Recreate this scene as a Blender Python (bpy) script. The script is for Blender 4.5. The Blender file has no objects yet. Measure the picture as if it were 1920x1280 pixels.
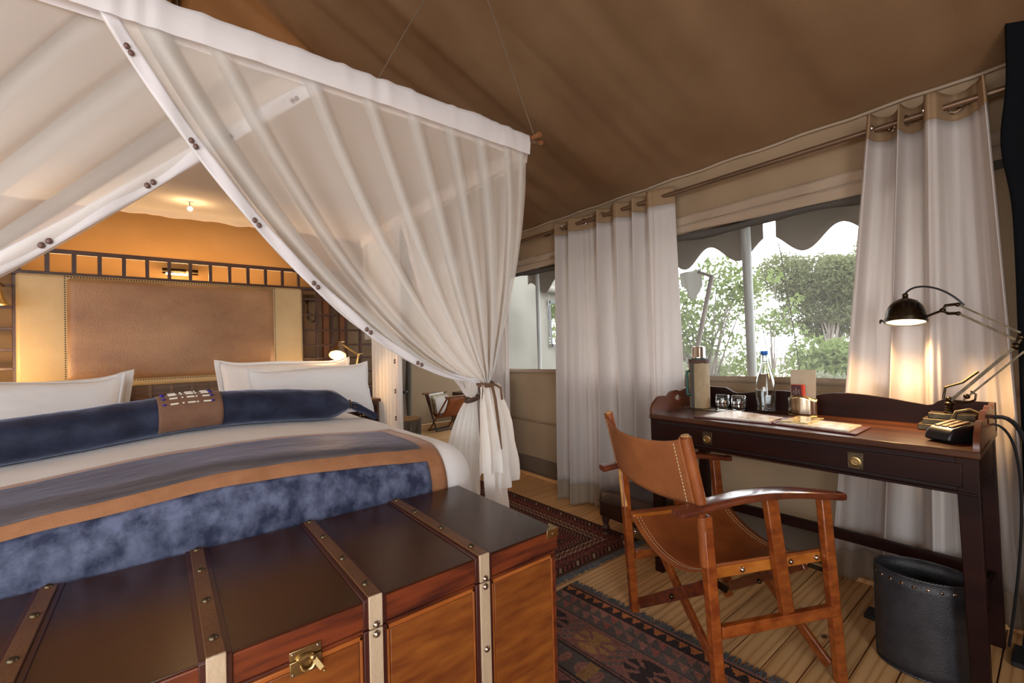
import bpy, math, random
import numpy as np
from mathutils import Vector, Matrix, noise
R = random.Random(7)
PI = math.pi
S = bpy.context.scene
COL = S.collection
V = Vector

# ------------------------------------------------------------------ camera
cam = bpy.data.cameras.new('camera'); camo = bpy.data.objects.new('camera', cam); COL.objects.link(camo)
yaw, pitch, roll = .671708, .013769, -.025223
f_ = V((math.sin(yaw)*math.cos(pitch), math.cos(yaw)*math.cos(pitch), math.sin(pitch)))
r0 = V((math.cos(yaw), -math.sin(yaw), 0)); u0 = r0.cross(f_)
r_ = math.cos(roll)*r0 + math.sin(roll)*u0; u_ = -math.sin(roll)*r0 + math.cos(roll)*u0
camo.matrix_world = Matrix(((r_.x, u_.x, -f_.x, 0), (r_.y, u_.y, -f_.y, 0), (r_.z, u_.z, -f_.z, 1.1), (0, 0, 0, 1)))
cam.sensor_width = 36; cam.lens = 36*827.26/1920; cam.clip_start = .02; cam.clip_end = 300
S.camera = camo

# ------------------------------------------------------------------ world, sun, exposure
w = bpy.data.worlds.new('world'); S.world = w; w.use_nodes = True
nt = w.node_tree; nt.nodes.clear()
bg = nt.nodes.new('ShaderNodeBackground'); wo = nt.nodes.new('ShaderNodeOutputWorld')
bg.inputs[0].default_value = (.94, .97, 1.0, 1); bg.inputs[1].default_value = 3.3
nt.links.new(bg.outputs[0], wo.inputs[0])
S.view_settings.view_transform = 'Standard'; S.view_settings.look = 'None'
S.view_settings.exposure = 1.17; S.view_settings.gamma = 1; S.view_settings.use_curve_mapping = False
S.cycles.max_bounces = 12; S.cycles.diffuse_bounces = 6; S.cycles.transparent_max_bounces = 40
S.cycles.transmission_bounces = 10; S.cycles.glossy_bounces = 4
S.cycles.caustics_reflective = False; S.cycles.caustics_refractive = False
WARM = (1.0, .60, .27)
def portal(loc, rot, sx, sy):
    L = bpy.data.lights.new('daylight_portal', 'AREA'); L.shape = 'RECTANGLE'; L.size = sx; L.size_y = sy
    L.cycles.is_portal = True
    o = bpy.data.objects.new('daylight_portal', L); o.location = loc; o.rotation_euler = rot; COL.objects.link(o)
portal((-1.3, -1.9, 1.5), (-PI/2, 0, PI), 1.8, 2.9)
portal((2.6, 1.85, 1.33), (0, PI/2, 0), .9, 3.1)
portal((-2.6, .2, 1.33), (0, -PI/2, 0), .9, 2.6)
def lamp_light(name, loc, power, radius=.02, color=WARM, kind='POINT', aim=None, cone=2.4):
    L = bpy.data.lights.new(name, kind); L.energy = power; L.color = color; L.shadow_soft_size = radius
    if kind == 'SPOT': L.spot_size = cone; L.spot_blend = .6
    o = bpy.data.objects.new(name, L); o.location = loc; COL.objects.link(o)
    if aim is not None: o.rotation_euler = (V(aim)-V(loc)).to_track_quat('-Z', 'Y').to_euler()
    return o

# ------------------------------------------------------------------ materials
def mat(name):
    m = bpy.data.materials.new(name); m.use_nodes = True
    return m, m.node_tree, m.node_tree.nodes['Principled BSDF']
def node(nt, t, **k):
    n = nt.nodes.new(t)
    for a, b in k.items(): setattr(n, a, b)
    return n
def ramp(nt, stops):
    n = nt.nodes.new('ShaderNodeValToRGB'); e = n.color_ramp.elements
    while len(e) < len(stops): e.new(.5)
    for x, (p, c) in zip(e, stops): x.position = p; x.color = (*c, 1)
    return n
def noise_mat(name, c1, c2, scale=(4, 4, 4), rough=.6, detail=6, bump=0., bscale=60., metal=0., lo=.35, hi=.65, spec=.5, sheen=0., coat=0., sheen_tint=(1, 1, 1), rand=0.):
    m, nt, b = mat(name)
    tc = node(nt, 'ShaderNodeTexCoord'); mp = node(nt, 'ShaderNodeMapping'); mp.inputs[3].default_value = scale
    nt.links.new(tc.outputs['Object'], mp.inputs[0])
    vec = mp.outputs[0]
    if rand:
        oi = node(nt, 'ShaderNodeObjectInfo'); va = node(nt, 'ShaderNodeVectorMath', operation='ADD')
        sc = node(nt, 'ShaderNodeMath', operation='MULTIPLY'); sc.inputs[1].default_value = 37.
        nt.links.new(oi.outputs['Random'], sc.inputs[0]); nt.links.new(vec, va.inputs[0]); nt.links.new(sc.outputs[0], va.inputs[1]); vec = va.outputs[0]
    n = node(nt, 'ShaderNodeTexNoise'); n.inputs['Scale'].default_value = 1; n.inputs['Detail'].default_value = detail; n.inputs['Roughness'].default_value = .6
    nt.links.new(vec, n.inputs[0])
    r = ramp(nt, [(lo, c1), (hi, c2)]); nt.links.new(n.outputs[0], r.inputs[0])
    out = r.outputs[0]
    if rand:
        hs = node(nt, 'ShaderNodeHueSaturation'); mr = node(nt, 'ShaderNodeMapRange'); mr.inputs[3].default_value = 1-rand; mr.inputs[4].default_value = 1+rand
        nt.links.new(oi.outputs['Random'], mr.inputs[0]); nt.links.new(mr.outputs[0], hs.inputs['Value']); nt.links.new(out, hs.inputs['Color']); out = hs.outputs[0]
    nt.links.new(out, b.inputs['Base Color'])
    b.inputs['Roughness'].default_value = rough; b.inputs['Metallic'].default_value = metal; b.inputs['Specular IOR Level'].default_value = spec
    if sheen: b.inputs['Sheen Weight'].default_value = sheen; b.inputs['Sheen Roughness'].default_value = .35; b.inputs['Sheen Tint'].default_value = (*sheen_tint, 1)
    if coat: b.inputs['Coat Weight'].default_value = coat; b.inputs['Coat Roughness'].default_value = .12
    if bump:
        n2 = node(nt, 'ShaderNodeTexNoise'); n2.inputs['Scale'].default_value = bscale; n2.inputs['Detail'].default_value = 4
        nt.links.new(tc.outputs['Object'], n2.inputs[0]); bp = node(nt, 'ShaderNodeBump'); bp.inputs['Strength'].default_value = bump; bp.inputs['Distance'].default_value = .01
        nt.links.new(n2.outputs[0], bp.inputs['Height']); nt.links.new(bp.outputs[0], b.inputs['Normal'])
    return m
def plain(name, c, rough=.5, metal=0., **k): 
    m, nt, b = mat(name); b.inputs['Base Color'].default_value = (*c, 1); b.inputs['Roughness'].default_value = rough; b.inputs['Metallic'].default_value = metal
    for a, v in k.items(): b.inputs[a.replace('_', ' ')].default_value = v
    return m
def emit(name, c, s):
    m, nt, b = mat(name); nt.nodes.remove(b); e = node(nt, 'ShaderNodeEmission'); e.inputs[0].default_value = (*c, 1); e.inputs[1].default_value = s
    nt.links.new(e.outputs[0], nt.nodes['Material Output'].inputs[0]); return m
def cloth(name, c, transl=.4, bump=.15, bscale=350., c2=None, alpha=None, trc=None):
    """woven cloth: diffuse plus translucency; alpha 'dens' = weave coverage read from the mesh"""
    m, nt, b = mat(name); nt.nodes.remove(b); out = nt.nodes['Material Output']
    d = node(nt, 'ShaderNodeBsdfDiffuse'); t = node(nt, 'ShaderNodeBsdfTranslucent'); mx = node(nt, 'ShaderNodeMixShader'); mx.inputs[0].default_value = transl
    d.inputs[0].default_value = (*c, 1); t.inputs[0].default_value = (*(trc or c), 1)
    tc = node(nt, 'ShaderNodeTexCoord')
    if c2:
        n = node(nt, 'ShaderNodeTexNoise'); n.inputs['Scale'].default_value = 2.3; n.inputs['Detail'].default_value = 7
        nt.links.new(tc.outputs['Object'], n.inputs[0]); r = ramp(nt, [(.35, c), (.7, c2)]); nt.links.new(n.outputs[0], r.inputs[0]); nt.links.new(r.outputs[0], d.inputs[0])
    if bump:
        n2 = node(nt, 'ShaderNodeTexNoise'); n2.inputs['Scale'].default_value = bscale; nt.links.new(tc.outputs['Object'], n2.inputs[0])
        bp = node(nt, 'ShaderNodeBump'); bp.inputs['Strength'].default_value = bump; bp.inputs['Distance'].default_value = .004
        nt.links.new(n2.outputs[0], bp.inputs['Height']); nt.links.new(bp.outputs[0], d.inputs['Normal'])
    nt.links.new(d.outputs[0], mx.inputs[1]); nt.links.new(t.outputs[0], mx.inputs[2]); last = mx.outputs[0]
    if alpha is not None:
        tr = node(nt, 'ShaderNodeBsdfTransparent'); m2 = node(nt, 'ShaderNodeMixShader')
        if alpha == 'dens':
            at = node(nt, 'ShaderNodeAttribute', attribute_name='dens'); nt.links.new(at.outputs['Fac'], m2.inputs[0])
        else: m2.inputs[0].default_value = alpha
        nt.links.new(tr.outputs[0], m2.inputs[1]); nt.links.new(last, m2.inputs[2]); last = m2.outputs[0]
    nt.links.new(last, out.inputs[0]); return m
def glass(name, c=(1, 1, 1), rough=.0, ior=1.45):
    return plain(name, c, rough, Transmission_Weight=1., IOR=ior)
def vcol(name, rough=.9, bump=.3, bscale=400, spec=.2):
    m, nt, b = mat(name); at = node(nt, 'ShaderNodeAttribute', attribute_name='col')
    tc = node(nt, 'ShaderNodeTexCoord'); n = node(nt, 'ShaderNodeTexNoise'); n.inputs['Scale'].default_value = 260; n.inputs['Detail'].default_value = 3
    nt.links.new(tc.outputs['Object'], n.inputs[0])
    mr = node(nt, 'ShaderNodeMapRange'); mr.inputs[3].default_value = .6; mr.inputs[4].default_value = 1.4; nt.links.new(n.outputs[0], mr.inputs[0])
    hs = node(nt, 'ShaderNodeHueSaturation'); nt.links.new(mr.outputs[0], hs.inputs['Value']); nt.links.new(at.outputs['Color'], hs.inputs['Color'])
    nt.links.new(hs.outputs[0], b.inputs['Base Color']); b.inputs['Roughness'].default_value = rough; b.inputs['Specular IOR Level'].default_value = spec
    bp = node(nt, 'ShaderNodeBump'); bp.inputs['Strength'].default_value = bump; bp.inputs['Distance'].default_value = .004
    nt.links.new(n.outputs[0], bp.inputs['Height']); nt.links.new(bp.outputs[0], b.inputs['Normal']); return m

M = {}
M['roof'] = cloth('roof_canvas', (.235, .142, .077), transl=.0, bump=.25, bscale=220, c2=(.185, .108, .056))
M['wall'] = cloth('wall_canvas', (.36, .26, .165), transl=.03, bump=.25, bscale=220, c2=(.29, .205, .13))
M['goldwall'] = cloth('partition_canvas', (.36, .215, .095), transl=.0, bump=.3, bscale=160, c2=(.30, .175, .072))
M['greywall'] = cloth('outer_canvas', (.25, .24, .21), transl=.15, bump=.3, bscale=160, c2=(.20, .19, .165))
M['trimcanvas'] = cloth('hem_canvas', (.46, .36, .27), transl=.05, bump=.3, c2=(.38, .29, .21))
M['darkcanvas'] = cloth('rolled_canvas', (.10, .09, .08), transl=.05)
M['basecanvas'] = cloth('base_canvas', (.20, .155, .12), transl=.0, c2=(.14, .11, .085))
M['scallop'] = cloth('awning_canvas', (.19, .155, .125), transl=.1)
M['screen'] = cloth('insect_mesh', (.50, .49, .46), transl=.4, bump=0, alpha=.16)
M['white'] = cloth('white_cotton', (.92, .90, .89), transl=.05, bump=.55, bscale=7)
M['pillow'] = cloth('pillow_cotton', (.86, .85, .85), transl=.1, bump=.9, bscale=11)
M['band'] = cloth('net_band_cotton', (.86, .83, .84), transl=.3, bump=.1)
M['net'] = cloth('fine_netting', (.95, .92, .88), transl=.45, bump=0, alpha='dens')
M['sheet'] = cloth('canopy_sheet', (.90, .87, .85), transl=.5, bump=0)
M['curtain'] = cloth('curtain_cotton', (.76, .71, .68), transl=.42, bump=.1)
M['curtaintan'] = cloth('curtain_tan_band', (.36, .24, .14), transl=.2, bump=.2)
M['curtainhem'] = cloth('curtain_hem_band', (.42, .34, .26), transl=.2, bump=.2)
M['leafcloth'] = cloth('flag_cloth', (.5, .5, .48), transl=.4)
M['plank'] = None
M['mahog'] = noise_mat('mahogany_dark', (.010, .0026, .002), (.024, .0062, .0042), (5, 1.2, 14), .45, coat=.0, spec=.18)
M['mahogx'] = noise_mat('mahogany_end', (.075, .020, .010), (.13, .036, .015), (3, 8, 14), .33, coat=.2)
M['desktop'] = noise_mat('mahogany_top', (.035, .011, .006), (.10, .036, .015), (22, 1.5, 14), .32, coat=.08, spec=.3)  # lighter mahogany: the desk lamp's light on the top is put into its colour
M['teak'] = noise_mat('chair_wood', (.16, .032, .007), (.31, .078, .014), (7, 30, 30), .25, coat=.5, rand=.2)
M['rail'] = noise_mat('chair_rail_wood', (.36, .10, .012), (.52, .18, .03), (7, 30, 30), .25, coat=.5)
M['teakdark'] = noise_mat('chair_arm_wood', (.085, .018, .009), (.17, .038, .013), (7, 30, 30), .2, coat=.7)
M['teakend'] = noise_mat('chair_light_wood', (.5, .24, .07), (.65, .36, .12), (7, 30, 30), .35, coat=.2)
M['leather'] = noise_mat('saddle_leather', (.21, .052, .012), (.36, .105, .026), (9, 9, 9), .36, bump=.25, bscale=260, lo=.3, hi=.75)
M['leatherin'] = noise_mat('suede_side_leather', (.24, .075, .020), (.37, .125, .036), (7, 7, 7), .65, bump=.3, bscale=200, lo=.3, hi=.7)
M['stitch'] = plain('stitching', (.75, .62, .4), .7)
M['trunktop'] = noise_mat('trunk_top_leather', (.030, .009, .005), (.062, .020, .007), (3, 3, 3), .25, bump=.03, bscale=260, lo=.3, hi=.75)
M['trunkwood'] = noise_mat('trunk_panel_wood', (.155, .036, .009), (.33, .105, .018), (7, 5, 34), .33, bump=.06, bscale=160, lo=.3, hi=.7)
M['trunkframe'] = noise_mat('trunk_frame_wood', (.060, .014, .009), (.20, .042, .014), (5, 5, 40), .3, lo=.35, hi=.6)
M['trunkedge'] = noise_mat('trunk_panel_edge', (.34, .09, .018), (.46, .14, .03), (6, 6, 20), .3)
M['straptop'] = noise_mat('strap_leather', (.11, .045, .017), (.16, .066, .026), (14, 4, 14), .4, bump=.2, bscale=150)
M['strapfront'] = noise_mat('strap_hide', (.50, .37, .24), (.62, .48, .33), (14, 14, 5), .55, bump=.2, bscale=150)
M['strapdark'] = plain('strap_backing', (.06, .014, .010), .35)
M['brass'] = noise_mat('aged_brass', (.42, .30, .13), (.58, .43, .20), (30, 30, 30), .32, metal=1.)
M['brassdull'] = noise_mat('dull_brass', (.085, .068, .045), (.15, .115, .068), (40, 40, 40), .42, metal=1.)
M['bronze'] = noise_mat('dark_bronze', (.040, .030, .020), (.085, .062, .038), (30, 30, 30), .33, metal=1.)
M['nickel'] = noise_mat('stud_nickel', (.40, .33, .28), (.55, .46, .4), (60, 60, 60), .22, metal=1.)
M['steel'] = plain('polished_steel', (.75, .72, .7), .12, 1.)
M['silver'] = noise_mat('tarnished_silver', (.46, .38, .28), (.6, .5, .38), (30, 30, 30), .25, metal=1.)
M['rodmetal'] = noise_mat('curtain_rod_bronze', (.17, .11, .07), (.25, .16, .10), (30, 4, 30), .4, metal=.7)
M['black'] = noise_mat('black_leather', (.018, .018, .022), (.034, .034, .04), (20, 20, 20), .38, bump=.25, bscale=260)
M['blackin'] = plain('bin_lining', (.008, .008, .009), .8)
M['blackplastic'] = plain('black_plastic', (.012, .013, .016), .35)
M['darkcloth'] = cloth('black_cloth', (.008, .009, .011), transl=0, bump=.1)
M['stoolleather'] = noise_mat('stool_leather', (.030, .012, .008), (.05, .02, .012), (12, 12, 12), .3, bump=.2, bscale=120)
M['darkwood'] = noise_mat('screen_dark_wood', (.042, .018, .012), (.080, .036, .024), (6, 6, 6), .42)
M['slatwood'] = noise_mat('headboard_plank_wood', (.10, .065, .05), (.17, .115, .09), (4, 20, 34), .35)
M['wardwood'] = noise_mat('post_wood', (.20, .08, .03), (.30, .12, .045), (8, 8, 2), .5)
M['cream'] = noise_mat('cream_hide', (.44, .33, .17), (.51, .40, .225), (3, 3, 3), .5, bump=.15, bscale=180)
M['tanhide'] = noise_mat('tan_hide_panel', (.20, .098, .042), (.37, .215, .105), (2.2, 2.2, 3.5), .36, bump=.2, bscale=130, lo=.3, hi=.72)
M['nail'] = plain('dark_nails', (.05, .035, .025), .4, .6)
M['suede'] = noise_mat('brown_suede', (.34, .145, .062), (.42, .19, .085), (14, 14, 14), .85, bump=.2, bscale=200, sheen=.3)
M['suededk'] = noise_mat('bolster_suede', (.165, .078, .045), (.22, .11, .064), (9, 9, 9), .85, bump=.2, bscale=200, sheen=.2)
M['bluebead'] = plain('blue_glass_bead', (.02, .015, .25), .2)
M['bonebead'] = plain('bone_bead', (.85, .80, .70), .35)
M['brownbead'] = plain('brown_toggle', (.14, .075, .06), .4)
M['cord'] = noise_mat('brown_cord', (.12, .06, .03), (.2, .1, .05), (60, 60, 60), .8, bump=.6, bscale=300)
M['rope'] = plain('thin_rope', (.16, .11, .07), .8)
M['post'] = noise_mat('galvanised_post', (.25, .26, .25), (.33, .34, .33), (20, 20, 4), .5, metal=.3)
M['lilac'] = M['curtain']
M['paper'] = noise_mat('page_paper', (.72, .68, .62), (.84, .80, .74), (5, 5, 5), .3)
M['page'] = noise_mat('map_print', (.52, .45, .35), (.78, .72, .62), (26, 26, 26), .25, detail=8, lo=.42, hi=.58)
M['photo'] = noise_mat('photo_print', (.20, .17, .06), (.62, .52, .26), (34, 34, 34), .2, detail=8, lo=.4, hi=.6)
M['maroon'] = noise_mat('maroon_leather', (.07, .014, .012), (.11, .024, .018), (20, 20, 20), .4, bump=.2, bscale=200)
M['card'] = noise_mat('cream_card', (.42, .37, .28), (.46, .41, .32), (20, 20, 20), .6)
M['redbox'] = plain('red_box', (.45, .035, .015), .45)
M['redface'] = plain('maroon_box_face', (.06, .010, .014), .5)
M['print'] = plain('box_print', (.35, .28, .28), .6)
M['bottleglass'] = glass('clear_glass', (.96, .98, .98))
M['water'] = glass('water', (.97, .99, 1.), ior=1.33)
M['bluecap'] = plain('blue_stopper', (.01, .14, .62), .3)
M['wire'] = plain('swing_wire', (.15, .10, .08), .3, .9)
M['khaki'] = noise_mat('khaki_canvas', (.32, .24, .14), (.40, .31, .19), (14, 14, 14), .85, bump=.3, bscale=220)
M['green'] = plain('green_enamel', (.01, .07, .055), .35)
M['brownhem'] = plain('brown_binding', (.075, .035, .022), .7)
M['stumpbark'] = noise_mat('stump_bark', (.09, .075, .062), (.26, .225, .19), (30, 30, 5), .9, bump=.7, bscale=60)
M['leaf1'] = cloth('leaf_green_light', (.105, .13, .055), transl=.35, bump=0, trc=(.2, .27, .09))
M['leaf2'] = cloth('leaf_green_dull', (.095, .105, .058), transl=.3, bump=0, trc=(.19, .21, .10))
M['leaf3'] = cloth('leaf_scrub', (.14, .145, .10), transl=.3, bump=0, trc=(.21, .23, .15))
M['bark'] = noise_mat('bark', (.12, .10, .09), (.22, .19, .17), (20, 20, 4), .9)
M['ground'] = noise_mat('dry_ground', (.20, .185, .13), (.34, .31, .24), (3, 3, 3), .95)
M['glow'] = emit('lit_bulb', (1., .80, .50), 7.)
M['glowdesk'] = emit('lit_desk_bulb', (1., .80, .48), 2.6)
M['fringe'] = noise_mat('grey_fringe', (.07, .075, .085), (.16, .165, .175), (90, 90, 90), .95)
M['rug'] = vcol('woven_wool')

def plank_mat():
    m, nt, b = mat('pine_board'); tc = node(nt, 'ShaderNodeTexCoord'); oi = node(nt, 'ShaderNodeObjectInfo')
    mp = node(nt, 'ShaderNodeMapping'); mp.inputs[3].default_value = (.9, 9, 9); nt.links.new(tc.outputs['Object'], mp.inputs[0])
    sc = node(nt, 'ShaderNodeMath', operation='MULTIPLY'); sc.inputs[1].default_value = 53.; nt.links.new(oi.outputs['Random'], sc.inputs[0])
    va = node(nt, 'ShaderNodeVectorMath', operation='ADD'); nt.links.new(mp.outputs[0], va.inputs[0]); nt.links.new(sc.outputs[0], va.inputs[1])
    wv = node(nt, 'ShaderNodeTexWave', wave_type='RINGS', rings_direction='X'); wv.inputs['Scale'].default_value = 1.6; wv.inputs['Distortion'].default_value = 5; wv.inputs['Detail'].default_value = 3; wv.inputs['Detail Scale'].default_value = 1.2
    nt.links.new(va.outputs[0], wv.inputs[0])
    rp = ramp(nt, [(0., (.74, .45, .20)), (.8, (.67, .385, .16)), (1., (.52, .27, .10))]); nt.links.new(wv.outputs[1], rp.inputs[0])
    vo = node(nt, 'ShaderNodeTexVoronoi'); vo.inputs['Scale'].default_value = 1.; mp2 = node(nt, 'ShaderNodeMapping'); mp2.inputs[3].default_value = (3.3, 5.5, 1)
    nt.links.new(tc.outputs['Object'], mp2.inputs[0]); va2 = node(nt, 'ShaderNodeVectorMath', operation='ADD'); nt.links.new(mp2.outputs[0], va2.inputs[0]); nt.links.new(sc.outputs[0], va2.inputs[1]); nt.links.new(va2.outputs[0], vo.inputs[0])
    kr = ramp(nt, [(.035, (1, 1, 1)), (.075, (0, 0, 0))]); nt.links.new(vo.outputs[0], kr.inputs[0])
    mx = node(nt, 'ShaderNodeMix', data_type='RGBA'); nt.links.new(kr.outputs[0], mx.inputs[0]); nt.links.new(rp.outputs[0], mx.inputs[6]); mx.inputs[7].default_value = (.10, .035, .012, 1)
    hs = node(nt, 'ShaderNodeHueSaturation'); mr = node(nt, 'ShaderNodeMapRange'); mr.inputs[3].default_value = .85; mr.inputs[4].default_value = 1.12
    nt.links.new(oi.outputs['Random'], mr.inputs[0]); nt.links.new(mr.outputs[0], hs.inputs['Value']); nt.links.new(mx.outputs[2], hs.inputs['Color'])
    nt.links.new(hs.outputs[0], b.inputs['Base Color']); b.inputs['Roughness'].default_value = .42
    return m
M['plank'] = plank_mat()
def velvet(name, dark, light, sc=(7, 16, 16), lo=.38, hi=.7):  # light tone is pile catching the light, mixed into the colour as noise
    m = noise_mat(name, dark, light, sc, .62, detail=9, bump=.35, bscale=26, lo=lo, hi=hi, sheen=.25, sheen_tint=(.55, .62, .9), spec=.25)
    return m
M['navy'] = velvet('navy_velvet', (.009, .012, .028), (.030, .038, .078), (8, 8, 8)); M['navy'].node_tree.nodes['Principled BSDF'].inputs['Sheen Weight'].default_value = .7
M['bluevelvet'] = velvet('crushed_blue_velvet', (.026, .033, .070), (.135, .155, .25), (18, 26, 13), .39, .64)
M['greyvelvet'] = velvet('crushed_grey_velvet', (.075, .066, .074), (.15, .125, .13), (3, 30, 30), .38, .66)
def stump_top():
    m, nt, b = mat('stump_rings'); tc = node(nt, 'ShaderNodeTexCoord'); wv = node(nt, 'ShaderNodeTexWave', wave_type='RINGS', rings_direction='Z'); wv.inputs['Scale'].default_value = 9; wv.inputs['Distortion'].default_value = 2
    nt.links.new(tc.outputs['Object'], wv.inputs[0]); r = ramp(nt, [(0, (.55, .32, .12)), (1, (.40, .21, .075))]); nt.links.new(wv.outputs[1], r.inputs[0]); nt.links.new(r.outputs[0], b.inputs['Base Color']); return m
M['stumptop'] = stump_top()

# ------------------------------------------------------------------ mesh helpers
class MB:
    def __init__(s): s.v = []; s.f = []; s.dens = []
    def add(s, vs, fs):
        o = len(s.v); s.v += [tuple(p) for p in vs]; s.f += [tuple(i+o for i in q) for q in fs]; return s
    def box(s, x0, x1, y0, y1, z0, z1):
        return s.add([(x, y, z) for z in (z0, z1) for y in (y0, y1) for x in (x0, x1)],
                     [(0, 2, 3, 1), (4, 5, 7, 6), (0, 1, 5, 4), (2, 6, 7, 3), (0, 4, 6, 2), (1, 3, 7, 5)])
    def cbox(s, c, sx, sy, sz, rz=0):
        vs = []
        for z in (-.5, .5):
            for y in (-.5, .5):
                for x in (-.5, .5):
                    a, b = x*sx, y*sy
                    vs.append((c[0]+a*math.cos(rz)-b*math.sin(rz), c[1]+a*math.sin(rz)+b*math.cos(rz), c[2]+z*sz))
        return s.add(vs, [(0, 2, 3, 1), (4, 5, 7, 6), (0, 1, 5, 4), (2, 6, 7, 3), (0, 4, 6, 2), (1, 3, 7, 5)])
    def bar(s, a, b, w, h, up=(0, 0, 1), w2=None, h2=None):
        a, b, up = V(a), V(b), V(up); d = (b-a).normalized(); sd = d.cross(up).normalized(); uu = sd.cross(d)
        vs = []
        for p, ww, hh in ((a, w, h), (b, w2 or w, h2 or h)):
            for y in (-.5, .5):
                for x in (-.5, .5): vs.append(p+sd*x*ww+uu*y*hh)
        return s.add(vs, [(0, 1, 3, 2), (4, 6, 7, 5), (0, 4, 5, 1), (2, 3, 7, 6), (0, 2, 6, 4), (1, 5, 7, 3)])
    def tube(s, pts, r, seg=10, cap=True, closed=False, flat=1.):
        pts = [V(p) for p in pts]; n = len(pts); rs = r if isinstance(r, (list, tuple)) else [r]*n
        o = len(s.v); prev = None
        for i, p in enumerate(pts):
            if closed: d = pts[(i+1) % n]-pts[i-1]
            else: d = pts[min(i+1, n-1)]-pts[max(i-1, 0)]
            d = d.normalized() if d.length > 1e-9 else V((0, 0, 1))
            if prev is None:
                a = V((0, 0, 1)) if abs(d.z) < .9 else V((1, 0, 0)); x = d.cross(a).normalized()
            else:
                x = (prev-d*prev.dot(d)).normalized()
            prev = x; y = d.cross(x)
            for k in range(seg):
                t = 2*PI*k/seg; s.v.append(tuple(p+x*math.cos(t)*rs[i]+y*math.sin(t)*rs[i]*flat))
        m = n if closed else n-1
        for i in range(m):
            j = (i+1) % n
            for k in range(seg):
                l = (k+1) % seg; s.f.append((o+i*seg+k, o+i*seg+l, o+j*seg+l, o+j*seg+k))
        if cap and not closed:
            s.f.append(tuple(o+k for k in reversed(range(seg)))); s.f.append(tuple(o+(n-1)*seg+k for k in range(seg)))
        return s
    def lathe(s, prof, c=(0, 0, 0), axis=(0, 0, 1), seg=28, sx=1., sy=1., xdir=None):
        ax = V(axis).normalized(); a = V(xdir) if xdir else (V((0, 0, 1)) if abs(ax.z) < .9 else V((1, 0, 0)))
        x = (a-ax*a.dot(ax)).normalized(); y = ax.cross(x); c = V(c); o = len(s.v); n = len(prof)
        for r, z in prof:
            for k in range(seg):
                t = 2*PI*k/seg; s.v.append(tuple(c+ax*z+x*math.cos(t)*r*sx+y*math.sin(t)*r*sy))
        for i in range(n-1):
            for k in range(seg):
                l = (k+1) % seg; s.f.append((o+i*seg+k, o+i*seg+l, o+(i+1)*seg+l, o+(i+1)*seg+k))
        if prof[0][0] > 1e-6: s.f.append(tuple(o+k for k in reversed(range(seg))))
        if prof[-1][0] > 1e-6: s.f.append(tuple(o+(n-1)*seg+k for k in range(seg)))
        return s
    def prism(s, poly, O, U, W, N, depth):
        O, U, W, N = V(O), V(U), V(W), V(N); n = len(poly)
        vs = [O+U*a+W*b+N*q for q in (0, depth) for a, b in poly]
        s.add(vs, [tuple(reversed(range(n))), tuple(range(n, 2*n))]+[(i, (i+1) % n, n+(i+1) % n, n+i) for i in range(n)])
        return s
    def grid(s, fn, nu, nv, thick=0.):
        o = len(s.v)
        for i in range(nu+1):
            for j in range(nv+1):
                p = fn(i/nu, j/nv); s.v.append(tuple(p[:3]))
                if len(p) > 3: s.dens.append(p[3])
        for i in range(nu):
            for j in range(nv): s.f.append((o+i*(nv+1)+j, o+(i+1)*(nv+1)+j, o+(i+1)*(nv+1)+j+1, o+i*(nv+1)+j+1))
        return s
    def ball(s, c, r, sx=1, sy=1, sz=1, n=8):
        prof = [(r*math.sin(PI*i/n), -r*math.cos(PI*i/n)) for i in range(n+1)]
        o = len(s.v); s.lathe(prof, (0, 0, 0), seg=2*n)
        for i in range(o, len(s.v)): p = s.v[i]; s.v[i] = (c[0]+p[0]*sx, c[1]+p[1]*sy, c[2]+p[2]*sz)
        return s
def world_of(p):
    m = Matrix.Translation(p.location) if p.type == 'EMPTY' else Matrix.Identity(4)
    if 'wm' in p: m = Matrix.Translation(V(p['wm']))
    return m
WM = {}
def link(o, parent):
    COL.objects.link(o)
    if parent is not None:
        o.parent = parent; o.matrix_parent_inverse = WM[parent.name].inverted()
        WM[o.name] = o.matrix_basis.copy()
    else: WM[o.name] = o.matrix_basis.copy()
def obj(name, mb, m, parent=None, bevel=0., solid=0., sub=0, ang=38, loc=None):
    me = bpy.data.meshes.new(name); me.from_pydata(mb.v, [], mb.f); me.update()
    if m is not None: me.materials.append(M[m] if isinstance(m, str) else m)
    if mb.dens and len(mb.dens) == len(mb.v):
        a = me.attributes.new('dens', 'FLOAT', 'POINT'); a.data.foreach_set('value', mb.dens)
    me.shade_smooth(); me.set_sharp_from_angle(angle=math.radians(ang))
    o = bpy.data.objects.new(name, me)
    if loc is not None: o.matrix_basis = Matrix.Translation(V(loc))
    if solid: md = o.modifiers.new('t', 'SOLIDIFY'); md.thickness = solid; md.offset = 0
    if bevel: md = o.modifiers.new('b', 'BEVEL'); md.width = bevel; md.segments = 2; md.limit_method = 'ANGLE'; md.angle_limit = math.radians(40)
    if sub: md = o.modifiers.new('s', 'SUBSURF'); md.levels = sub; md.render_levels = sub
    link(o, parent); return o
def put(src, loc, parent, rot=None):
    """a copy of a small part that shares its mesh"""
    o = src.copy(); o.parent = None; o.matrix_parent_inverse = Matrix.Identity(4)
    mm = Matrix.Translation(V(loc))
    if rot is not None: mm = mm @ rot
    o.matrix_basis = mm; link(o, parent); return o
def thing(name, label, cat, loc=(0, 0, 0), group=None):
    o = bpy.data.objects.new(name, None); o.empty_display_size = .1; o.matrix_basis = Matrix.Translation(V(loc)); link(o, None)
    o['label'] = label; o['category'] = cat
    if group: o['group'] = group
    return o
def tag(o, label, cat, group=None):
    o['label'] = label; o['category'] = cat
    if group: o['group'] = group
    return o
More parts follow.
